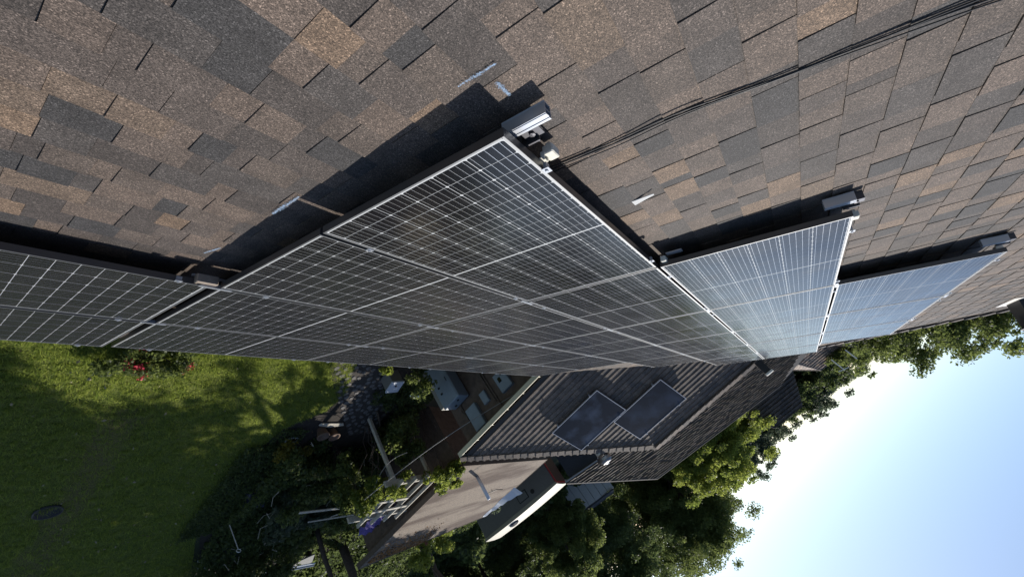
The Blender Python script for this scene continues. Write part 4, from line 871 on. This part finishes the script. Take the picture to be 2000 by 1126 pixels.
# ------------------------------------------------------------------ neighbouring houses
def hip_house(name, label, E, w, Lr, p, half, rise, over, wallm, rough_m, n=24, gable=False):
    """E: near eave corner (on the roof), w: ridge direction, p: direction from ridge towards the viewer"""
    E = Vector(E); w = Vector((*w, 0)).normalized(); p = Vector((*p, 0)).normalized(); z = Vector((0, 0, rise))
    A = E; Bc = E + w * Lr; D = E - p * 2 * half; Cc = D + w * Lr; T1 = E - p * half + w * over + z; T2 = Bc - p * half - w * over + z
    if gable: D = E + (T1 - E - z) * 2; Cc = D + w * Lr
    t = thing(name, label, 'house', (*((A + Cc) / 2).xy, 0)); mb = MB(); dz = Vector((0, 0, -.02))
    for f in ((A, Bc, T2, T1), (Bc, Cc, T2), (Cc, D, T1, T2)) + (() if gable else ((D, A, T1),)): mb.poly([q + dz for q in f])
    if not gable: mb.poly([q + dz * 2 for q in (A, D, Cc, Bc)])
    rf = obj('roof', mb, M_DECK, t)
    strips(rf, A, Bc, T2, T1, n, rough_m, .085)
    if not gable: strips(rf, D, A, T1, T1, n, rough_m, .03)
    mb = MB(); i = .45; q = [A - p * i + w * i, Bc - p * i - w * i, Cc + p * i - w * i, D + p * i + w * i]
    mb.poly([Vector((k.x, k.y, E.z - .06)) for k in q], E.z - .06); obj('wall', mb, wallm, t)
    if gable:
        gn = (D - A).cross(Vector((0, 0, 1))).normalized(); o2 = w * .45; zz = Vector((0, 0, -.12)); mb.poly([A + o2 + zz, T1 + o2 + zz, D + o2 + zz], .06, gn); obj('gable_wall', mb, wallm, t)
        mb = MB()
        for a, b in ((A, T1), (D, T1)):
            d = (b - a).normalized(); sd = d.cross(Vector((0, 0, 1))).normalized(); mb.box((a + b) / 2 + Vector((0, 0, -.1)), ((b - a).length, .04, .16), mtx=Matrix((d, sd, sd.cross(d))).transposed())
        obj('rake_board', mb, mat('grey_gutter', (.3, .3, .3), .5), t)
    mb = MB()
    for a, b in ((A, T1), (D, T1), (T1, T2)): mb.tube([a + Vector((0, 0, .02)), b + Vector((0, 0, .03))], .07, 6)
    obj('ridge_cap', mb, rough_m, rf)
    mb = MB()
    for a, b in ((A, Bc), (D, A)): mb.tube([a + Vector((0, 0, -.05)), b + Vector((0, 0, -.05))], .05, 6)
    obj('gutter', mb, mat('grey_gutter', (.3, .3, .3), .5), t)
    return t, rf
M_FAR = shingle_mat('far_shingle', .75, 25, PAL_W); M_FARB = shingle_mat('far_shingle_blue', .5, 18, PAL_W); M_FARL = shingle_mat('far_shingle_beige', 2.1, 18)
M_WH = mat('off_white_wall', (.5, .49, .46), .8, noise=.1)
nb, _ = hip_house('neighbour_house', 'grey-shingled neighbouring house directly behind the wing', (21.85, -11.81, 2.9), (.699, .715), 26, (-.715, .699), 4.0, 2.2, 6.4, mat('slate_blue_wall', (.085, .095, .115), .8, noise=.1), M_FAR, 22, True)
hip_house('neighbour_house', 'dark slate-roofed house with a steep hip, left of the far trees', (41.5, -5.6, 3.2), (.12, 1), 7.5, (-1, .12), 4.0, 3.9, 2.2, M_WH, M_FARB, 14)
hip_house('neighbour_house', 'house with a pale beige roof low behind the long roof', (47, 1.0, 3.2), (.1, 1), 12, (-1, .1), 4.2, 2.6, 2.2, M_WH, M_FARL, 14)
nh, nr = hip_house('neighbour_house', 'dark brown roofed house with mossy edges just below the far trees', (41.5, 3.05, 3.6), (-.1, 1), 9, (-1, -.1), 3.5, 2.9, 2.6, M_WALL, M_FARB, 14)
an = thing('antenna', 'pale antenna masts on the dark brown far roof', 'antenna', (44.5, 4.2, 6.2)); 
for q in ([(44.5, 3.6, 5.8), (44.5, 3.6, 7.0)], [(44.5, 4.9, 5.9), (44.5, 4.9, 6.9)]):
    mb = MB(); mb.tube(q, .045, 6); obj('mast', mb, M_WHITE, an)
mb = MB(); mb.tube([(44.5, 3.2, 6.8), (44.5, 4.0, 7.0)], .04, 6); obj('crossbar', mb, M_WHITE, an)
pa = thing('parasol', 'red patio parasol peeking over the far end of the neighbouring roof', 'parasol', (44, .9, 0))
mb = MB(); mb.lathe((44, .9, 4.1), [(.75, 0), (.55, .2), (.25, .36), (0, .42)], 8); obj('canopy', mb, mat('red_canopy', (.45, .03, .08), .7), pa)
mb = MB(); mb.tube([(44, .9, 0), (44, .9, 4.3)], .03, 6); obj('pole', mb, M_WHITE, pa)
sd = thing('shed', 'off-white shed half hidden by leaves below the neighbouring roof corner', 'shed', (37.4, -19.2, 0))
q = R(62)
for k in range(6):
    mb = MB(); a = Vector((36.3 + k * .47, -20.1 + k * .88 * .6, 1.5)); mb.box(a, (.66, .05, 3.0), q - R(12)); obj('panel', mb, M_WH, sd)
mb = MB(); mb.box((38.6, -19.6, 3.1), (4.2, 2.6, .12), q); obj('roof', mb, mat('shed_roof_felt', (.07, .07, .075), .9), sd)
mb = MB(); mb.box((38.9, -19.9, 1.5), (3.4, 2.0, 2.9), q); obj('wall', mb, M_WH, sd)

# ------------------------------------------------------------------ small garden things
def pot(label, x, y, h, r):
    mb = MB(); mb.lathe((x, y, .01), [(r * .7, 0), (r, h * .85), (r * 1.1, h * .86), (r * 1.1, h), (r * .92, h), (r * .85, h * .8), (0, h * .8)], 18); tag(obj('clay_pot', mb, mat('clay', (.17, .11, .075), .85, noise=.2, nscale=12), smooth=True), label, 'pot', 'clay pots at the bed edge')
pot('dusty clay pot, left of the pair at the bed edge', 7.05, -9.45, .28, .16); pot('dusty clay pot, right of the pair beside the path end', 7.45, -9.55, .26, .15)
mb = MB(); mb.poly([(6.9, -9.15, .06), (7.6, -9.2, .06), (7.66, -9.28, .08), (7.2, -9.32, .08), (6.86, -9.24, .06)], .03); tag(obj('plank', mb, M_WOOD), 'pale curved plank lying beside the clay pots', 'plank')
mb = MB(); mb.tube([(6.35 + .17 * math.cos(a), -9.75 + .1 * math.sin(a), .1) for a in np.linspace(.6, 6.0, 16)], .018, 6); tag(obj('hoop', mb, M_UTIL), 'pale open hoop lying at the lawn edge', 'hoop')
mb = MB(); mb.lathe((2.25, -11.62, .006), [(.0, .012), (.18, .012), (.21, .05), (.225, .05), (.22, 0)], 24); tag(obj('tray', mb, M_BLACK, smooth=True), 'round black plastic tray lying on the shaded lawn', 'tray')
mb = MB(); mb.tube([(6.35, -13.55, .2), (6.95, -14.55, .55)], .014, 6); tk = thing('hand_fork', 'long-handled tool with a pale ring grip at the bed edge', 'garden tool', (6.6, -14, 0)); obj('shaft', mb, M_WOOD, tk)
mb = MB(); mb.tube([(6.99 + .06 * math.cos(a), -14.62 + .03 * math.sin(a), .58 + .06 * math.sin(a)) for a in np.linspace(0, 6.28, 14)], .012, 6); obj('grip', mb, M_WHITE, tk)
def heap(label, x, y, w, l, h, m, rz, name='tarp', cat='tarp'):
    mb = MB(); K = 10; q = Matrix.Rotation(rz, 3, 'Z'); vs = []
    for i in range(K + 1):
        for j in range(K + 1):
            a, b = i / K * 2 - 1, j / K * 2 - 1; z = h * max(0, 1 - max(abs(a), abs(b)) ** 3) * (1 + .35 * math.sin(5 * a + 2) * math.cos(4 * b)) + .02
            vs.append(q @ Vector((a * w / 2, b * l / 2, z)) + Vector((x, y, 0)))
    mb.add(vs, [(i * (K + 1) + j, (i + 1) * (K + 1) + j, (i + 1) * (K + 1) + j + 1, i * (K + 1) + j + 1) for i in range(K) for j in range(K)]); tag(obj(name, mb, m, smooth=False), label, cat)
heap('dark green crumpled tarp at the lower end of the planting bed', 7.25, -15.2, 1.1, .9, .35, mat('green_tarp', (.015, .035, .026), .5), .5)
heap('dark blue crumpled sheet in the bed beside the lawn', 6.6, -12.4, .7, 1.3, .3, mat('navy_sheet', (.02, .025, .05), .6), .3, 'sheet', 'sheet')
heap('crumpled pale plastic sack at the bottom of the bed', 6.7, -16.0, .5, .4, .25, mat('pale_plastic', (.2, .24, .21), .5), .2, 'sack', 'sack')
mb = MB(); a, b = Vector((8.9, -17.2, .55)), Vector((10.6, -16.9, .9)); d = (b - a).normalized(); sd = d.cross(Vector((0, 0, 1))).normalized()
for off, hh in ((0, .02), (.09, .1)): mb.box((a + b) / 2 + sd * off, ((b - a).length, .02 if off else .18, hh), mtx=Matrix((d, sd, sd.cross(d))).transposed())
tag(obj('gutter_length', mb, mat('pale_blue_metal', (.45, .5, .56), .4, .3)), 'length of pale bent gutter lying at the bottom of the bed', 'gutter piece')
mb = MB(); mb.box((10.4, -17.6, .5), (1.1, .75, .04), R(20)); bt = thing('bench', 'grey board bench at the bottom edge beside the bed', 'bench', (10.4, -17.6, 0)); obj('seat', mb, mat('grey_board', (.26, .26, .25), .8, noise=.15), bt)
for (x, y) in ((10.0, -17.85), (10.8, -17.4)):
    mb = MB(); mb.box((x, y, .24), (.08, .4, .47), R(20)); obj('leg', mb, M_DWOOD, bt)
for i in range(9):
    x, y = random.uniform(7.2, 9.6), random.uniform(-14.6, -10.2); a = random.uniform(0, 3.14); L = random.uniform(.25, .6)
mb = MB()
for i in range(46):
    x, y = random.uniform(6.4, 10), random.uniform(-16, -9.6); a = random.uniform(0, 6.28); L = random.uniform(.12, .5); z = random.uniform(.1, .9)
    mb.tube([(x, y, z), (x + L * .5 * math.cos(a), y + L * .5 * math.sin(a), z + random.uniform(-.05, .2)), (x + L * math.cos(a + .3), y + L * math.sin(a + .3), z + random.uniform(-.1, .25))], .006, 5)
tag(obj('twigs', mb, M_WOOD), kind='stuff')
